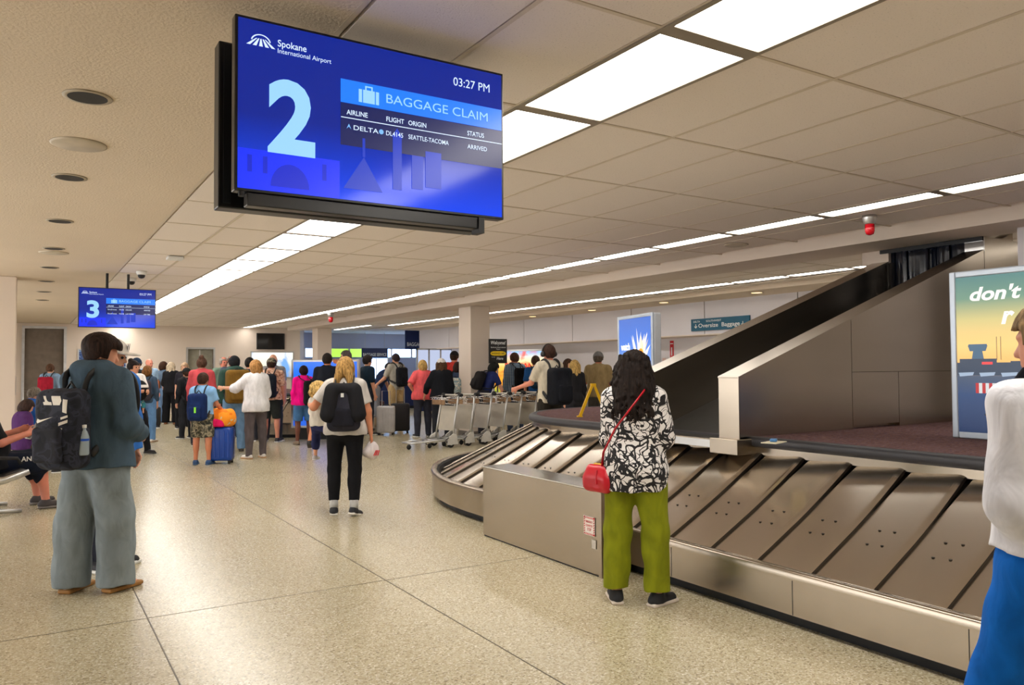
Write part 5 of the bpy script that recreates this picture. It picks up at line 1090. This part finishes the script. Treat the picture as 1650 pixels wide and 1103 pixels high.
# ---- man behind the teenager
mn, S = person('man in a white W cap and bright blue jacket, hidden behind the hooded teenager', 168, foot=912, topy=550, th=140, fat=1.0, lean=(-0.06, 0), T=dict(c=(52, 110, 190), sleeve=1.0, hem=-0.08, e=0.03, loose=0.03, name='jacket'), B=dict(c=(52, 56, 70)), cap=(214, 208, 200), head=(-30, 8), eyes=True, hr=('short', (70, 50, 36)), aL=DOWN(-1, 0.08), aR=((0.45, -0.1, -1), (0.2, 0.3, -1)))
tx = text('W', plain((40, 48, 70), 0.6), mn, 0, 0, 0.05, None, 0.03, 0, True); tx.location = tuple(hpt(S, 0, 0.108, 0.07)); tx.rotation_euler = (0, 0, math.pi+math.radians(30))
backpack(mn, S, 'dark blue daypack of the man in the blue jacket', (26, 40, 72), 0.3, 0.4, 0.16, side=0.0, e=0.06)
# ---- woman in leaf print blouse
ld, S = person('woman with curly dark hair in black and white leaf print blouse and olive green trousers', 1026, foot=972, topy=570, th=8, sex='f', fat=1.05, aL=((-0.10, 0.16, -1), (0.45, 0.9, 0.35)), aR=((0.16, 0.12, -1), (-0.35, 0.9, 0.4)), head=(4, 6), T=dict(m=_leaf(), sleeve=0.9, hem=-0.16, e=0.022, loose=0.006, flare=0.02, fold=0.005, name='blouse'), B=dict(c=(126, 132, 20), e=0.016, wide=0.022, length=0.965, fold=0.005, waist=0.05), sh=((22, 24, 30), (214, 202, 190)), hr=('curlylong', (34, 25, 21)), sk=(196, 146, 120), lL=((-0.07, 0.02, -1), (-0.03, -0.03, -1), (-0.35, 0.9, 0)), lR=((0.08, 0.0, -1), (0.02, 0.0, -1), (0.55, 0.8, 0)))
k = S['k']; P, t_, r_, f_ = S['P'], S['t'], S['r'], S['f']; hb = A3((-0.235, -0.03, 0.0))+A3((0, 0, P[2]-0.005))
bg = thing('handbag', 'small red handbag on a crossbody strap at the curly haired woman\'s hip', 'handbag', wpos(ld, hb-A3((0, 0, 0.17))), ld.rotation_euler.z-0.5)
f = SDF((-0.16, -0.12, -0.02), (0.16, 0.12, 0.22), 0.005); f.box((0, 0, 0.065), (0.115, 0.055, 0.065), 0.04); f.box((0, 0, 0.12), (0.095, 0.04, 0.06), 0.035, None, 0.05); f.ripple(0.002, 60, 50, 1); MR = plain((186, 12, 34), 0.35, 0, 0.12); f.build('bag_body', MR, bg)
MB().tube([(-0.09, 0, 0.15), (-0.03, -0.005, 0.185), (0.03, -0.005, 0.185), (0.09, 0, 0.15)], 0.006, 6).build('zip', plain((210, 160, 70), 0.3, 0.8), bg); MB().tube([(0.02, -0.05, 0.15), (0.02, -0.06, 0.1), (0.022, -0.06, 0.06)], 0.006, 6).build('tassel', MR, bg)
st = [hb+A3((0.02, -0.02, -0.02)), P-r_*0.2*k-f_*0.10*k+t_*0.1*k, P-r_*0.10*k-f_*0.215*k+t_*0.27*k, P+r_*0.0*k-f_*0.20*k+t_*0.40*k, P+r_*0.085*k-f_*0.14*k+t_*0.52*k, P+r_*0.10*k+t_*0.56*k, P+r_*0.07*k+f_*0.15*k+t_*0.42*k]
MT = Matrix.LocRotScale(bg.location, bg.rotation_euler, None).inverted()
MB().tube([tuple(MT @ wpos(ld, p)) for p in st], 0.012, 8, flat=0.45).build('strap', MR, bg, True)
# ---- woman in white denim jacket at the right edge
wj, S = person('woman in white denim jacket and bright blue jeans at the right edge', 0, H=1.735, th=-50, sex='f', fat=1.08, loc=(2.655, 1.135, 0), head=(-14, 4), lL=((-0.08, 0.34, -1), (0, -0.05, -1)), lR=((0.08, -0.05, -1), (0.0, -0.15, -1)), aL=((-0.20, -0.12, -1), (0.75, 0.3, -0.7)), aR=DOWN(1), T=dict(c=(212, 212, 218), sleeve=1.0, hem=0.045, e=0.022, loose=0.006, fold=0.004, name='denim_jacket', collar=True), B=dict(c=(8, 96, 186), e=0.012, fold=0.004, waist=0.16, name='jeans'), hr=('sleek', (132, 106, 72)), sk=(204, 146, 122), vox=0.0066)
m = MB(); P, t_, r_, f_, k = S['P'], S['t'], S['r'], S['f'], S['k']
pth = [P+r_*0.2*k-f_*0.20*k+t_*0.15*k, P+r_*0.12*k-f_*0.18*k+t_*0.3*k, P+r_*0.02*k-f_*0.165*k+t_*0.42*k, P-r_*0.07*k-f_*0.125*k+t_*0.52*k, P-r_*0.10*k+f_*0.0*k+t_*0.565*k, P-r_*0.08*k+f_*0.15*k+t_*0.42*k]
sg = thing('shoulder_bag', 'black shoulder bag strap over the white denim jacket', 'bag', wpos(wj, P+A3((0.27, 0.0, -0.22))), wj.rotation_euler.z); MT = Matrix.LocRotScale(sg.location, sg.rotation_euler, None).inverted()
MB().tube([tuple(MT @ wpos(wj, p)) for p in pth], 0.026, 8, flat=0.25).build('strap', cloth((24, 26, 32)), sg, True); f = SDF((-0.1, -0.2, 0), (0.12, 0.2, 0.36), 0.01); f.box((0.02, 0, 0.16), (0.06, 0.15, 0.13), 0.04); f.build('bag_body', cloth((26, 28, 34)), sg)
MB().lathe([(0.004, -0.03), (0.007, -0.01), (0.004, 0.0)], 8, tuple(hpt(S, -0.083, -0.008, -0.045))).build('earring', plain((226, 190, 100), 0.2, 1.0), wj, True)
jk = [o for o in wj.children if o.name.startswith('denim_jacket')][0]
for pa_, pb_ in ((((-0.19, 0.36)), (0.19, 0.36)), ((-0.085, 0.36), (-0.06, 0.06)), ((0.085, 0.36), (0.06, 0.06)), ((-0.17, 0.08), (0.17, 0.08))):
    rows = []
    for i in range(25):
        u = i/24; x = pa_[0]+(pb_[0]-pa_[0])*u; z = pa_[1]+(pb_[1]-pa_[1])*u; ver = abs(pa_[0]-pb_[0]) < 0.1
        rows.append([tuple(P+r_*(x+s*(0.0035 if ver else 0))*k+t_*(z+s*(0 if ver else 0.0035))*k-f_*0.3) for s in (-1, 1)])
    o = MB().grid(rows).build('seam', cloth((168, 166, 172)), wj); s_ = o.modifiers.new('wrap', 'SHRINKWRAP'); s_.target = jk; s_.wrap_method = 'PROJECT'; s_.use_project_y = True; s_.use_project_x = s_.use_project_z = False; s_.use_positive_direction = True; s_.use_negative_direction = False; s_.offset = 0.0015
# ---- mother carrying a toddler
mo, S = person('woman in black leggings walking away with a toddler on her hip', 556, foot=828, topy=577, th=4, sex='f', fat=1.18, lL=((-0.05, 0.06, -1), (0.0, -0.08, -1), (-0.05, 1, 0)), lR=((0.02, -0.06, -1), (-0.01, -0.22, -1), (0.4, 0.9, -0.25)), aL=((-0.62, 0.0, -0.8), (-0.25, 0.95, 0.05)), aR=((0.30, 0.0, -1), (0.12, 0.1, -1)), T=dict(c=(196, 190, 184), sleeve=0.36, hem=-0.06, e=0.022, loose=0.012), B=dict(c=(20, 20, 24), e=0.008, length=0.9, fold=0.001, name='leggings'), hr=('tails', (176, 136, 78)), sh=((34, 36, 42), (226, 222, 214)), sk=(206, 140, 104), head=(6, 8))
for i in (0, 1):
    m = MB(); m.tube([tuple(S['an'][i]+A3((0, 0, 0.0))), tuple(S['an'][i]+A3((0, 0, 0.09)))], 0.045, 12); m.build('sock', cloth((190, 190, 188)), mo, True)
bm, cb, bb = backpack(mo, S, 'dark grey backpack worn by the woman carrying the toddler', (44, 44, 54), 0.34, 0.46, 0.16, None, 0.0, True, cloth((30, 30, 38)), 0.03)
f = SDF(cb-0.4, cb+0.4, 0.009)
for sx in (-1, 1): f.cap(cb+S['r']*sx*0.115+S['t']*0.19-S['f']*0.05, cb+S['r']*sx*0.15-S['t']*0.05-S['f']*0.07, 0.075, 0.085, 0.04)
f.cap(cb-S['r']*0.1+S['t']*0.21-S['f']*0.03, cb+S['r']*0.1+S['t']*0.21-S['f']*0.03, 0.06, 0.06, 0.04)
np_ = thing('neck_pillow', 'black travel neck pillow hooked over the dark grey backpack', 'neck pillow', wpos(mo, cb), mo.rotation_euler.z); f.build('pillow', cloth((28, 28, 32)), np_, cb); MB().box((-0.015, -0.2, 0.13), (0.015, -0.185, 0.17)).build('white_clip', M_WHITEP, np_)
MCo = wpos(mo, (-0.29, 0.2, 0.0))
td, S2 = person('blond curly haired toddler carried on the woman\'s left hip', 0, H=0.86, th=40, loc=(MCo.x, MCo.y, 0), sex='m', child=1.0, seat=0.96, sk=(224, 168, 138), hr=('curlykid', (206, 170, 104)), T=dict(c=(222, 216, 204), sleeve=0.95, hem=-0.06, e=0.016, loose=0.01), B=dict(c=(40, 44, 84), length=0.8, e=0.012), sh=((196, 190, 190), (230, 230, 230)), aL=((-0.4, 0.4, -1), (0.3, 1, 0.2)), aR=((0.5, 0.5, -0.8), (0.5, 0.9, -0.15)), lL=((-0.45, 0.55, -0.8), (-0.05, 0.0, -1)), lR=((0.55, 0.3, -0.8), (0.05, -0.05, -1)), head=(30, 0), vox=0.0085)
hw = wpos(mo, tuple(S['wr'][1]+S['hd'][1]*0.13)); ct = thing('baseball_cap', 'white cap with red stripes held in the woman\'s right hand', 'cap', (hw.x, hw.y, hw.z-0.13), mo.rotation_euler.z)
f = SDF((-0.13, -0.12, -0.02), (0.13, 0.12, 0.17), 0.007); f.ell((0, 0, 0.07), (0.075, 0.06, 0.10), None, 0.02); f.ell((-0.05, -0.02, 0.05), (0.06, 0.05, 0.05), None, 0.03); f.build('cap_crown', cloth((214, 204, 204)), ct); m = MB(); [m.tube([(0.02+0.02*j, -0.06, 0.02), (0.045+0.016*j, -0.05, 0.075)], 0.006, 6) for j in range(3)]; m.build('red_stripe', plain((200, 40, 50), 0.6), ct)
# ---- boy with blue suitcase
kd, S = person('boy in light blue T-shirt and camouflage shorts with a backpack', 326, foot=748, topy=604, th=22, child=0.35, sk=(196, 128, 92), T=dict(c=(132, 178, 222), sleeve=0.36, hem=-0.06, e=0.022, loose=0.012), B=dict(m=CAMO, length=0.46, e=0.02, wide=0.03, name='shorts'), sh=((44, 76, 120), (60, 90, 130)), hr=('buzz', (62, 40, 28)), aR=((0.3, 0.2, -1), (0.2, 0.7, -0.5)), head=(10, 5))
b1, _, _ = backpack(kd, S, 'navy backpack with a green tag on the boy in camouflage shorts', (20, 40, 86), 0.30, 0.44, 0.18, None, 0.03, True, None, 0.03); MB().rbox((0.02, -0.14, 0.18), (0.03, 0.01, 0.09)).build('green_tag', plain((130, 220, 40), 0.5), b1)
ob = thing('duffel_bundle', 'orange and pink jacket bundle on top of the blue suitcase', 'bag', (scl.x, scl.y, scl.z+0.60), -0.45)
f = SDF((-0.26, -0.2, -0.02), (0.26, 0.2, 0.36), 0.011); f.box((0.02, 0, 0.15), (0.20, 0.12, 0.15), 0.1); f.ell((0.08, -0.02, 0.14), (0.16, 0.15, 0.13), None, 0.05); f.ripple(0.008, 26, 24, 2); f.build('orange_bundle', patches([(236, 120, 10), (248, 150, 30), (214, 196, 160)], 5.0, [0, 0.45, 0.63]), ob)
f = SDF((-0.26, -0.26, -0.02), (0.26, 0.1, 0.24), 0.011); f.box((-0.05, -0.12, 0.07), (0.13, 0.05, 0.065), 0.03); f.ripple(0.003, 30, 30, 2); f.build('pink_pouch', cloth((216, 26, 92)), ob)
# ---- the others, left to right
def other(*a, pack=None, **k):
    r, S = person(*a, **k)
    if pack: backpack(r, S, *pack[:2], **(pack[2] if len(pack) > 2 else {}))
    return r, S
LJ = (70, 92, 130)
other('blonde woman in white blouse and grey trousers reaching her arm to the left', 412, foot=738, topy=581, th=-28, sex='f', fat=1.1, hr=('long', (178, 130, 76)), T=dict(c=(222, 222, 226), sleeve=0.68, hem=-0.12, e=0.028, loose=0.03, flare=0.01, name='blouse'), B=dict(c=(92, 84, 86), e=0.012), sh=((222, 216, 210), (190, 150, 110)), aL=((-0.55, 0.75, -0.75), (-0.5, 1, 0.05)), aR=FRONT(1), head=(-15, 8))
wb, S = other('woman in white T-shirt and black leggings with a baby carrier on her chest', 214, foot=733, topy=582, th=150, sex='f', eyes=True, hr=('bun', (34, 24, 22)), T=dict(c=(220, 216, 212), sleeve=0.36, hem=-0.05), B=dict(c=(22, 22, 26), e=0.01, name='leggings'), sh=((24, 24, 28), (30, 30, 30)), aL=((-0.2, 0.3, -1), (0.5, 1, 0.1)), aR=((0.3, 0.2, -1), (-0.5, 0.9, 0.1)), head=(-20, 0), sk=(200, 144, 112), lL=((-0.25, 0.1, -1), (-0.12, 0.05, -1)), lR=((0.1, 0.0, -1), (0.05, 0, -1)))
f = SDF(S['P']-0.3, S['P']+A3((0.3, 0.4, 0.6)), 0.012); f.ell(S['P']+S['t']*0.24+S['f']*0.2, (0.15, 0.11, 0.19), S['tax'], 0.03); cr = thing('baby_carrier', 'black baby carrier with white lettering on the woman in leggings', 'baby carrier', wpos(wb, S['P']), wb.rotation_euler.z); f.build('pouch', cloth((26, 26, 28)), cr, S['P'])
m = MB(); m.rbox((0, 0.312, 0.32), (0.16, 0.012, 0.05), 0, 0.25); m.build('white_lettering', plain((220, 216, 210), 0.6), cr)
q = S['P']+S['t']*0.30+S['f']*0.17; bw = wpos(wb, q); person('baby with dark hair peeking out of the black carrier', 0, H=0.60, loc=(bw.x, bw.y, 0), th=-30, child=0.9, seat=float(bw.z-0.2), sk=(204, 150, 120), hr=('buzz', (50, 36, 30)), T=dict(c=(190, 180, 176), sleeve=0.9, e=0.012), B=dict(c=(60, 130, 140), length=0.7, e=0.01), sh=None, lL=((-0.6, 0.4, -0.6), (0, 0, -1)), lR=((0.6, 0.4, -0.6), (0, 0, -1)))
other('woman in blue jeans with a grey and pink backpack', 236, foot=712, topy=590, th=18, sex='f', hr=('bob', (126, 84, 42)), T=dict(c=(58, 76, 96), sleeve=0.9), B=dict(c=(96, 136, 182), name='jeans'), sh=((200, 196, 190), (150, 120, 90)), pack=('grey backpack with a pink handle on the woman in blue jeans', (62, 58, 66), dict(h=0.44, pocket=cloth((70, 64, 72)))))
other('man with a dark goggle band cap standing behind the woman with the baby', 220, dep=17.2, topy=578, th=165, T=dict(c=(34, 40, 44), sleeve=1.0), B=dict(c=LJ), cap=(24, 40, 60), fat=1.15)
other('bald man in a pale blue T-shirt at the back left', 240, dep=20.5, topy=578, th=140, T=dict(c=(150, 180, 210), sleeve=0.36), B=dict(c=(60, 60, 70)), hr=('bald', None), sk=(214, 140, 118), eyes=True, fat=1.15)
other('dark haired woman in grey blue top with an orange bag', 263, dep=22.5, topy=583, th=60, sex='f', hr=('bob', (70, 44, 30)), T=dict(c=(92, 112, 136), sleeve=0.9), B=dict(c=(110, 140, 180)), pack=('orange leather bag on the woman in the grey blue top', (186, 100, 30), dict(w=0.28, h=0.26, d=0.14, strap=False, drop=0.2)))
other('woman with white blond hair dressed in black at the back', 275, foot=683, topy=584, th=20, sex='f', hr=('long', (216, 196, 168)), T=dict(c=(22, 22, 26), sleeve=0.6, loose=0.02), B=dict(c=(18, 18, 22), wide=0.04), sh=((150, 96, 60), (120, 80, 50)))
other('person in black clothes facing us with arm held out at the back', 297, foot=690, topy=585, th=190, sex='f', hr=('bob', (190, 160, 130)), T=dict(c=(28, 26, 34), sleeve=0.45, loose=0.02), B=dict(c=(20, 20, 24), wide=0.04), aL=((-0.4, 0.5, -0.8), (-0.5, 0.9, 0.1)), eyes=True)
other('man in black jacket and dark cap left of the woman in coral', 301, dep=17.5, topy=594, th=-35, T=dict(c=(30, 32, 36), sleeve=1.0), B=dict(c=(40, 42, 48)), cap=(26, 30, 30), pack=('bulky black backpack of the man in the dark cap', (26, 28, 32), dict(w=0.36, h=0.5, d=0.22)))
other('woman with a hair bun and coral red long sleeved top', 325, dep=15.8, topy=577, th=10, sex='f', fat=1.2, hr=('bun', (84, 58, 44)), T=dict(c=(188, 74, 80), sleeve=1.0, hem=-0.1, loose=0.02), B=dict(c=(46, 48, 58)))
other('bald man in grey green T-shirt behind the olive backpack', 360, dep=17.8, topy=575, th=150, hr=('balding', (170, 160, 150)), T=dict(c=(120, 146, 128), sleeve=0.36), B=dict(c=(60, 64, 72)), sk=(216, 136, 112), fat=1.2, eyes=True)
other('second bald man half hidden behind the man in the black beanie', 374, dep=17.5, topy=573, th=190, hr=('balding', (120, 100, 86)), T=dict(c=(70, 76, 92), sleeve=1.0), B=dict(c=(50, 52, 60)), sk=(206, 132, 108))
other('man in green hoodie, black beanie and light jeans', 377, foot=727, topy=575, th=-12, fat=1.12, hr=('short', (24, 24, 26)), cap=(22, 24, 28), T=dict(c=(44, 70, 62), sleeve=1.0, e=0.03, hood=True, name='hoodie'), B=dict(c=(108, 142, 178), wide=0.015, name='jeans'), sh=((70, 60, 50), (50, 44, 40)), pack=('large olive brown trekking backpack on the man in the black beanie', (112, 82, 30), dict(w=0.42, h=0.62, d=0.26, drop=-0.08, fat=0.04)))
other('dark haired man half hidden behind the blonde woman in white', 402, dep=16.8, topy=577, th=10, T=dict(c=(60, 62, 66), sleeve=0.5), B=dict(c=(50, 52, 60)), hr=('short', (30, 26, 24)))
other('man in pink beige camouflage shirt, matching cap and dark shorts', 437, foot=712, topy=578, th=14, fat=1.15, cap=CAMO, T=dict(m=CAMOP, sleeve=0.45, loose=0.02), B=dict(c=(38, 42, 40), length=0.5, wide=0.03, name='shorts'), pack=('boxy black backpack on the man in the camouflage shirt', (26, 32, 42), dict(w=0.32, h=0.50, d=0.18)), sk=(212, 146, 120))
other('bald man behind the camouflage cap', 440, dep=16.9, topy=571, th=170, hr=('bald', None), T=dict(c=(150, 150, 150), sleeve=0.4), B=dict(c=(60, 60, 66)))
other('woman in hot pink jacket and denim shorts', 489, foot=716, topy=590, th=-10, sex='f', fat=1.1, hr=('short', (40, 22, 24)), sk=(110, 64, 48), T=dict(c=(240, 10, 136), sleeve=1.0, hem=-0.08, loose=0.015, name='jacket'), B=dict(c=(70, 112, 158), length=0.46, wide=0.03, name='shorts'), sh=((130, 110, 90), (90, 80, 70)), pack=('black backpack on the woman in the pink jacket', (20, 26, 26), dict(w=0.36, h=0.5, d=0.2, side=0.14)))
other('man in dark T-shirt with his hand behind his head', 527, foot=722, topy=569, th=14, T=dict(c=(24, 28, 38), sleeve=0.42, loose=0.012), B=dict(c=(150, 146, 142), length=0.52, wide=0.02, name='shorts'), sh=((24, 24, 26), (30, 30, 30)), sk=(200, 132, 92), hr=('buzz', (40, 32, 28)), aR=((0.95, 0.0, 0.05), (-0.85, -0.2, 0.42)), lL=((-0.22, -0.5, -1), (-0.12, -0.45, -1), (-0.2, 0.9, -0.3)), lR=((0.05, 0.2, -1), (0.0, 0, -1)))
other('tall man with short grey hair in a grey T-shirt behind the mother', 557, dep=16.4, topy=565, th=-55, T=dict(c=(166, 162, 164), sleeve=0.42), B=dict(c=(90, 90, 96)), hr=('buzz', (90, 82, 80)), sk=(206, 138, 108), eyes=True, head=(-20, 0))
other('person in dark clothes just right of the mother\'s head', 592, dep=18.2, topy=573, th=60, T=dict(c=(22, 40, 56), sleeve=0.5), B=dict(c=(44, 48, 58)), hr=('short', (40, 32, 30)))
other('man in navy polo shirt bending over his suitcase', 604, dep=20.8, H=1.80, th=70, lean=(0, 0.62), head=(0, 45), T=dict(c=(28, 42, 74), sleeve=0.42), B=dict(c=(136, 140, 150)), hr=('short', (60, 58, 60)), aL=((0.1, 0.5, -1), (0.1, 0.3, -1)), aR=((0.1, 0.5, -1), (0.0, 0.3, -1)))
other('man in pale T-shirt and khaki trousers at the service area', 638, dep=20.3, topy=570, th=-38, T=dict(c=(184, 180, 168), sleeve=0.42), B=dict(c=(186, 160, 116)), hr=('buzz', (56, 44, 46)), aL=((-0.3, 0.4, -1), (-0.3, 0.8, -0.6)), pack=('black backpack on the man in khaki trousers', (24, 26, 32), dict(h=0.5, w=0.32)))
other('blonde woman in coral pink T-shirt with hand on hip', 681, dep=17.6, topy=581, th=-20, sex='f', fat=1.3, hr=('bob', (206, 168, 100)), T=dict(c=(236, 100, 104), sleeve=0.45, hem=-0.1, loose=0.03), B=dict(c=(52, 54, 66)), aL=((-0.55, -0.25, -0.8), (0.5, 0.35, -0.7)), sk=(214, 142, 116))
other('woman in black top and white cap behind the luggage carts', 711, dep=17.0, topy=579, th=-5, sex='f', fat=1.2, hr=('long', (92, 66, 46)), cap=(216, 212, 208), T=dict(c=(22, 24, 30), sleeve=0.9, loose=0.03), B=dict(c=(40, 42, 48)), aL=((-0.5, 0.1, -1), (-0.2, 0.5, -0.8)))
other('man in red shirt and black cap near the column', 732, dep=20.0, topy=567, th=25, fat=1.1, cap=(26, 24, 26), T=dict(c=(196, 58, 50), sleeve=0.45), B=dict(c=(46, 46, 54)), sk=(200, 126, 98))
other('small dark haired woman with a pale flowered bag', 737, dep=18.2, topy=584, th=15, sex='f', hr=('bob', (60, 40, 34)), T=dict(c=(60, 74, 100), sleeve=0.5), B=dict(c=(50, 52, 62)), pack=('pale flowered backpack on the small dark haired woman', (190, 196, 190), dict(mat=FLORAL, w=0.34, h=0.4, d=0.2, drop=0.05)))
other('dark haired man in navy T-shirt leaning forward beside the column', 779, dep=17.2, H=1.72, th=60, lean=(0, 0.4), head=(0, 35), T=dict(c=(36, 46, 96), sleeve=0.42), B=dict(c=(46, 46, 54)), hr=('bob', (28, 30, 28)), aR=((0.2, 0.5, -1), (0.0, 0.4, -1)), pack=('black daypack on the man leaning by the column', (30, 28, 30), dict(h=0.42)))
other('man in blue plaid shirt below the Welcome sign', 830, dep=18.4, topy=569, th=-25, T=dict(m=PLAID, sleeve=0.9, loose=0.015), B=dict(c=(70, 84, 110)), hr=('short', (86, 58, 44)), pack=('round black backpack on the man in plaid', (16, 16, 18), dict(w=0.4, h=0.56, d=0.24, side=0.08)), sk=(204, 128, 100), head=(-10, 12))
other('man in blue T-shirt left of the headphone man', 863, dep=17.8, topy=574, th=-5, T=dict(c=(36, 84, 140), sleeve=0.42), B=dict(c=(56, 58, 66)), hr=('short', (70, 50, 40)), pack=('dark shoulder pack on the man in the blue T-shirt', (26, 50, 66), dict(h=0.4, w=0.26)))
hm, S = other('young man with black headphones and cream T-shirt pushing a luggage cart', 885, dep=12.9, topy=557, th=-35, T=dict(c=(206, 196, 174), sleeve=0.42, loose=0.015), B=dict(c=(44, 40, 34), wide=0.01), hr=('short', (64, 42, 32)), sk=(222, 148, 122), aL=((-0.25, 0.55, -1), (-0.45, 1, -0.35)), aR=((0.2, 0.3, -1), (0, 0.8, -0.4)), pack=('large black backpack on the young man with headphones', (22, 24, 30), dict(w=0.38, h=0.60, d=0.27, drop=0.02)))
m = MB(); m.tube([tuple(hpt(S, 0.118*math.cos(a), -0.0, 0.0+0.142*math.sin(a))) for a in [math.pi*i/12 for i in range(13)]], 0.012, 8); hp_ = thing('headphones', 'black over-ear headphones on the young man in the cream T-shirt', 'headphones', wpos(hm, S['hc']), hm.rotation_euler.z)
m.v = [tuple(A3(p)-S['hc']) for p in m.v]; m.build('headband', M_BLACK, hp_, True)
for sx in (-1, 1): MB().lathe([(0.02, -0.03), (0.045, -0.02), (0.05, 0.0), (0.042, 0.025), (0.015, 0.03)], 16, tuple(hpt(S, sx*0.105, 0, -0.005)-S['hc']), 'X').build('ear_cup', M_DKPLASTIC, hp_, True)
other('woman with long blond hair and dark jacket right of the headphone man', 926, dep=15.6, topy=581, th=-25, sex='f', hr=('long', (206, 170, 104)), T=dict(c=(34, 34, 38), sleeve=1.0), B=dict(c=(44, 44, 50)))
other('dark haired person facing the blond woman near the carts', 915, dep=16.6, topy=579, th=130, sex='f', hr=('bob', (70, 46, 34)), T=dict(c=(90, 70, 70), sleeve=1.0), B=dict(c=(44, 44, 50)), eyes=True)
other('man in tan shirt and grey cap left of the blue poster', 964, dep=16.0, topy=568, th=12, fat=1.25, cap=(110, 108, 106), hr=('short', (90, 80, 70)), T=dict(c=(138, 118, 82), sleeve=0.45, loose=0.02), B=dict(c=(70, 66, 60)), aL=((-0.3, 0.2, -1), (0.5, 0.8, 0.2)), sk=(206, 130, 104))
# ---- seated travellers on the left
SIT = (((-0.14, 1, 0.02), (-0.05, 0.15, -1)), ((0.14, 1, 0.02), (0.05, 0.12, -1)))
sm, S = person('bearded man in black T-shirt and navy shorts sitting on the left', 0, H=1.84, th=78, loc=(-0.33, 10.3, 0), seat=0.55, fat=1.4, lL=SIT[0], lR=SIT[1], lean=(0, -0.18), T=dict(c=(24, 24, 28), sleeve=0.45, loose=0.02), B=dict(c=(22, 28, 44), length=0.62, wide=0.04, name='shorts'), sk=(208, 134, 112), hr=('short', (60, 44, 34)), sh=((60, 54, 54), (110, 104, 100)), aL=((-0.15, 0.5, -1), (0.2, 1, 0.35)), aR=((0.2, 0.5, -1), (-0.2, 1, 0.3)), head=(0, 25), vox=0.011)
f = SDF(S['hc']-0.25, S['hc']+0.25, 0.011); f.ell(hpt(S, 0, 0.05, -0.09), (0.075, 0.06, 0.075), S['hax'], 0.02); f.box(hpt(S, 0, 0.09, 0.03), (0.1, 0.1, 0.085), 0.01, S['hax'], 0.01, 's'); f.build('beard', hairmat((52, 36, 28)), sm)
tx = text('AND1', plain((214, 214, 214), 0.6), sm, 0, 0, 0.05, 0.18, 0.02, 0, True); tx.location = tuple(S['hip'][1]+(S['kn'][1]-S['hip'][1])*0.72+A3((0.128, 0, 0.03))); tx.rotation_euler = (0, 0, math.pi/2)
hd = wpos(sm, tuple((S['wr'][0]+S['wr'][1])/2+A3((0, 0.13, 0.03)))); tb = thing('tablet', 'thin tablet in the hands of the seated man', 'tablet', hd, sm.rotation_euler.z); MB().rbox((0, 0, 0), (0.2, 0.012, 0.26), 0, -0.6).build('case', plain((190, 196, 200), 0.3), tb, bevel=0.004); MB().rbox((0, -0.006, 0.004), (0.18, 0.004, 0.23), 0, -0.6).build('glass', M_DKPLASTIC, tb)
person('grey haired person in blue jacket sitting further back on the left', 52, H=1.66, dep=13.4, th=60, seat=0.5, lL=SIT[0], lR=SIT[1], T=dict(c=(36, 94, 180), sleeve=1.0, loose=0.03), B=dict(c=(60, 60, 50)), hr=('short', (130, 122, 112)), head=(0, 20), aL=FRONT(-1), aR=FRONT(1))
person('person in a purple top sitting between the seated man and the grey haired person', 38, H=1.5, dep=11.6, th=70, seat=0.44, lL=SIT[0], lR=SIT[1], T=dict(c=(78, 44, 96), sleeve=0.9, loose=0.03), B=dict(c=(70, 62, 48)), hr=('bob', (60, 44, 40)), head=(0, 30), aL=FRONT(-1), aR=FRONT(1), sk=(206, 144, 116))
other('man in light blue shirt with a red backpack standing at the far left', 81, dep=19.5, topy=587, th=25, T=dict(c=(130, 160, 190), sleeve=0.9), B=dict(c=(50, 54, 66)), hr=('short', (90, 62, 44)), pack=('red backpack on the man at the far left', (150, 26, 46), dict(w=0.34, h=0.5)))
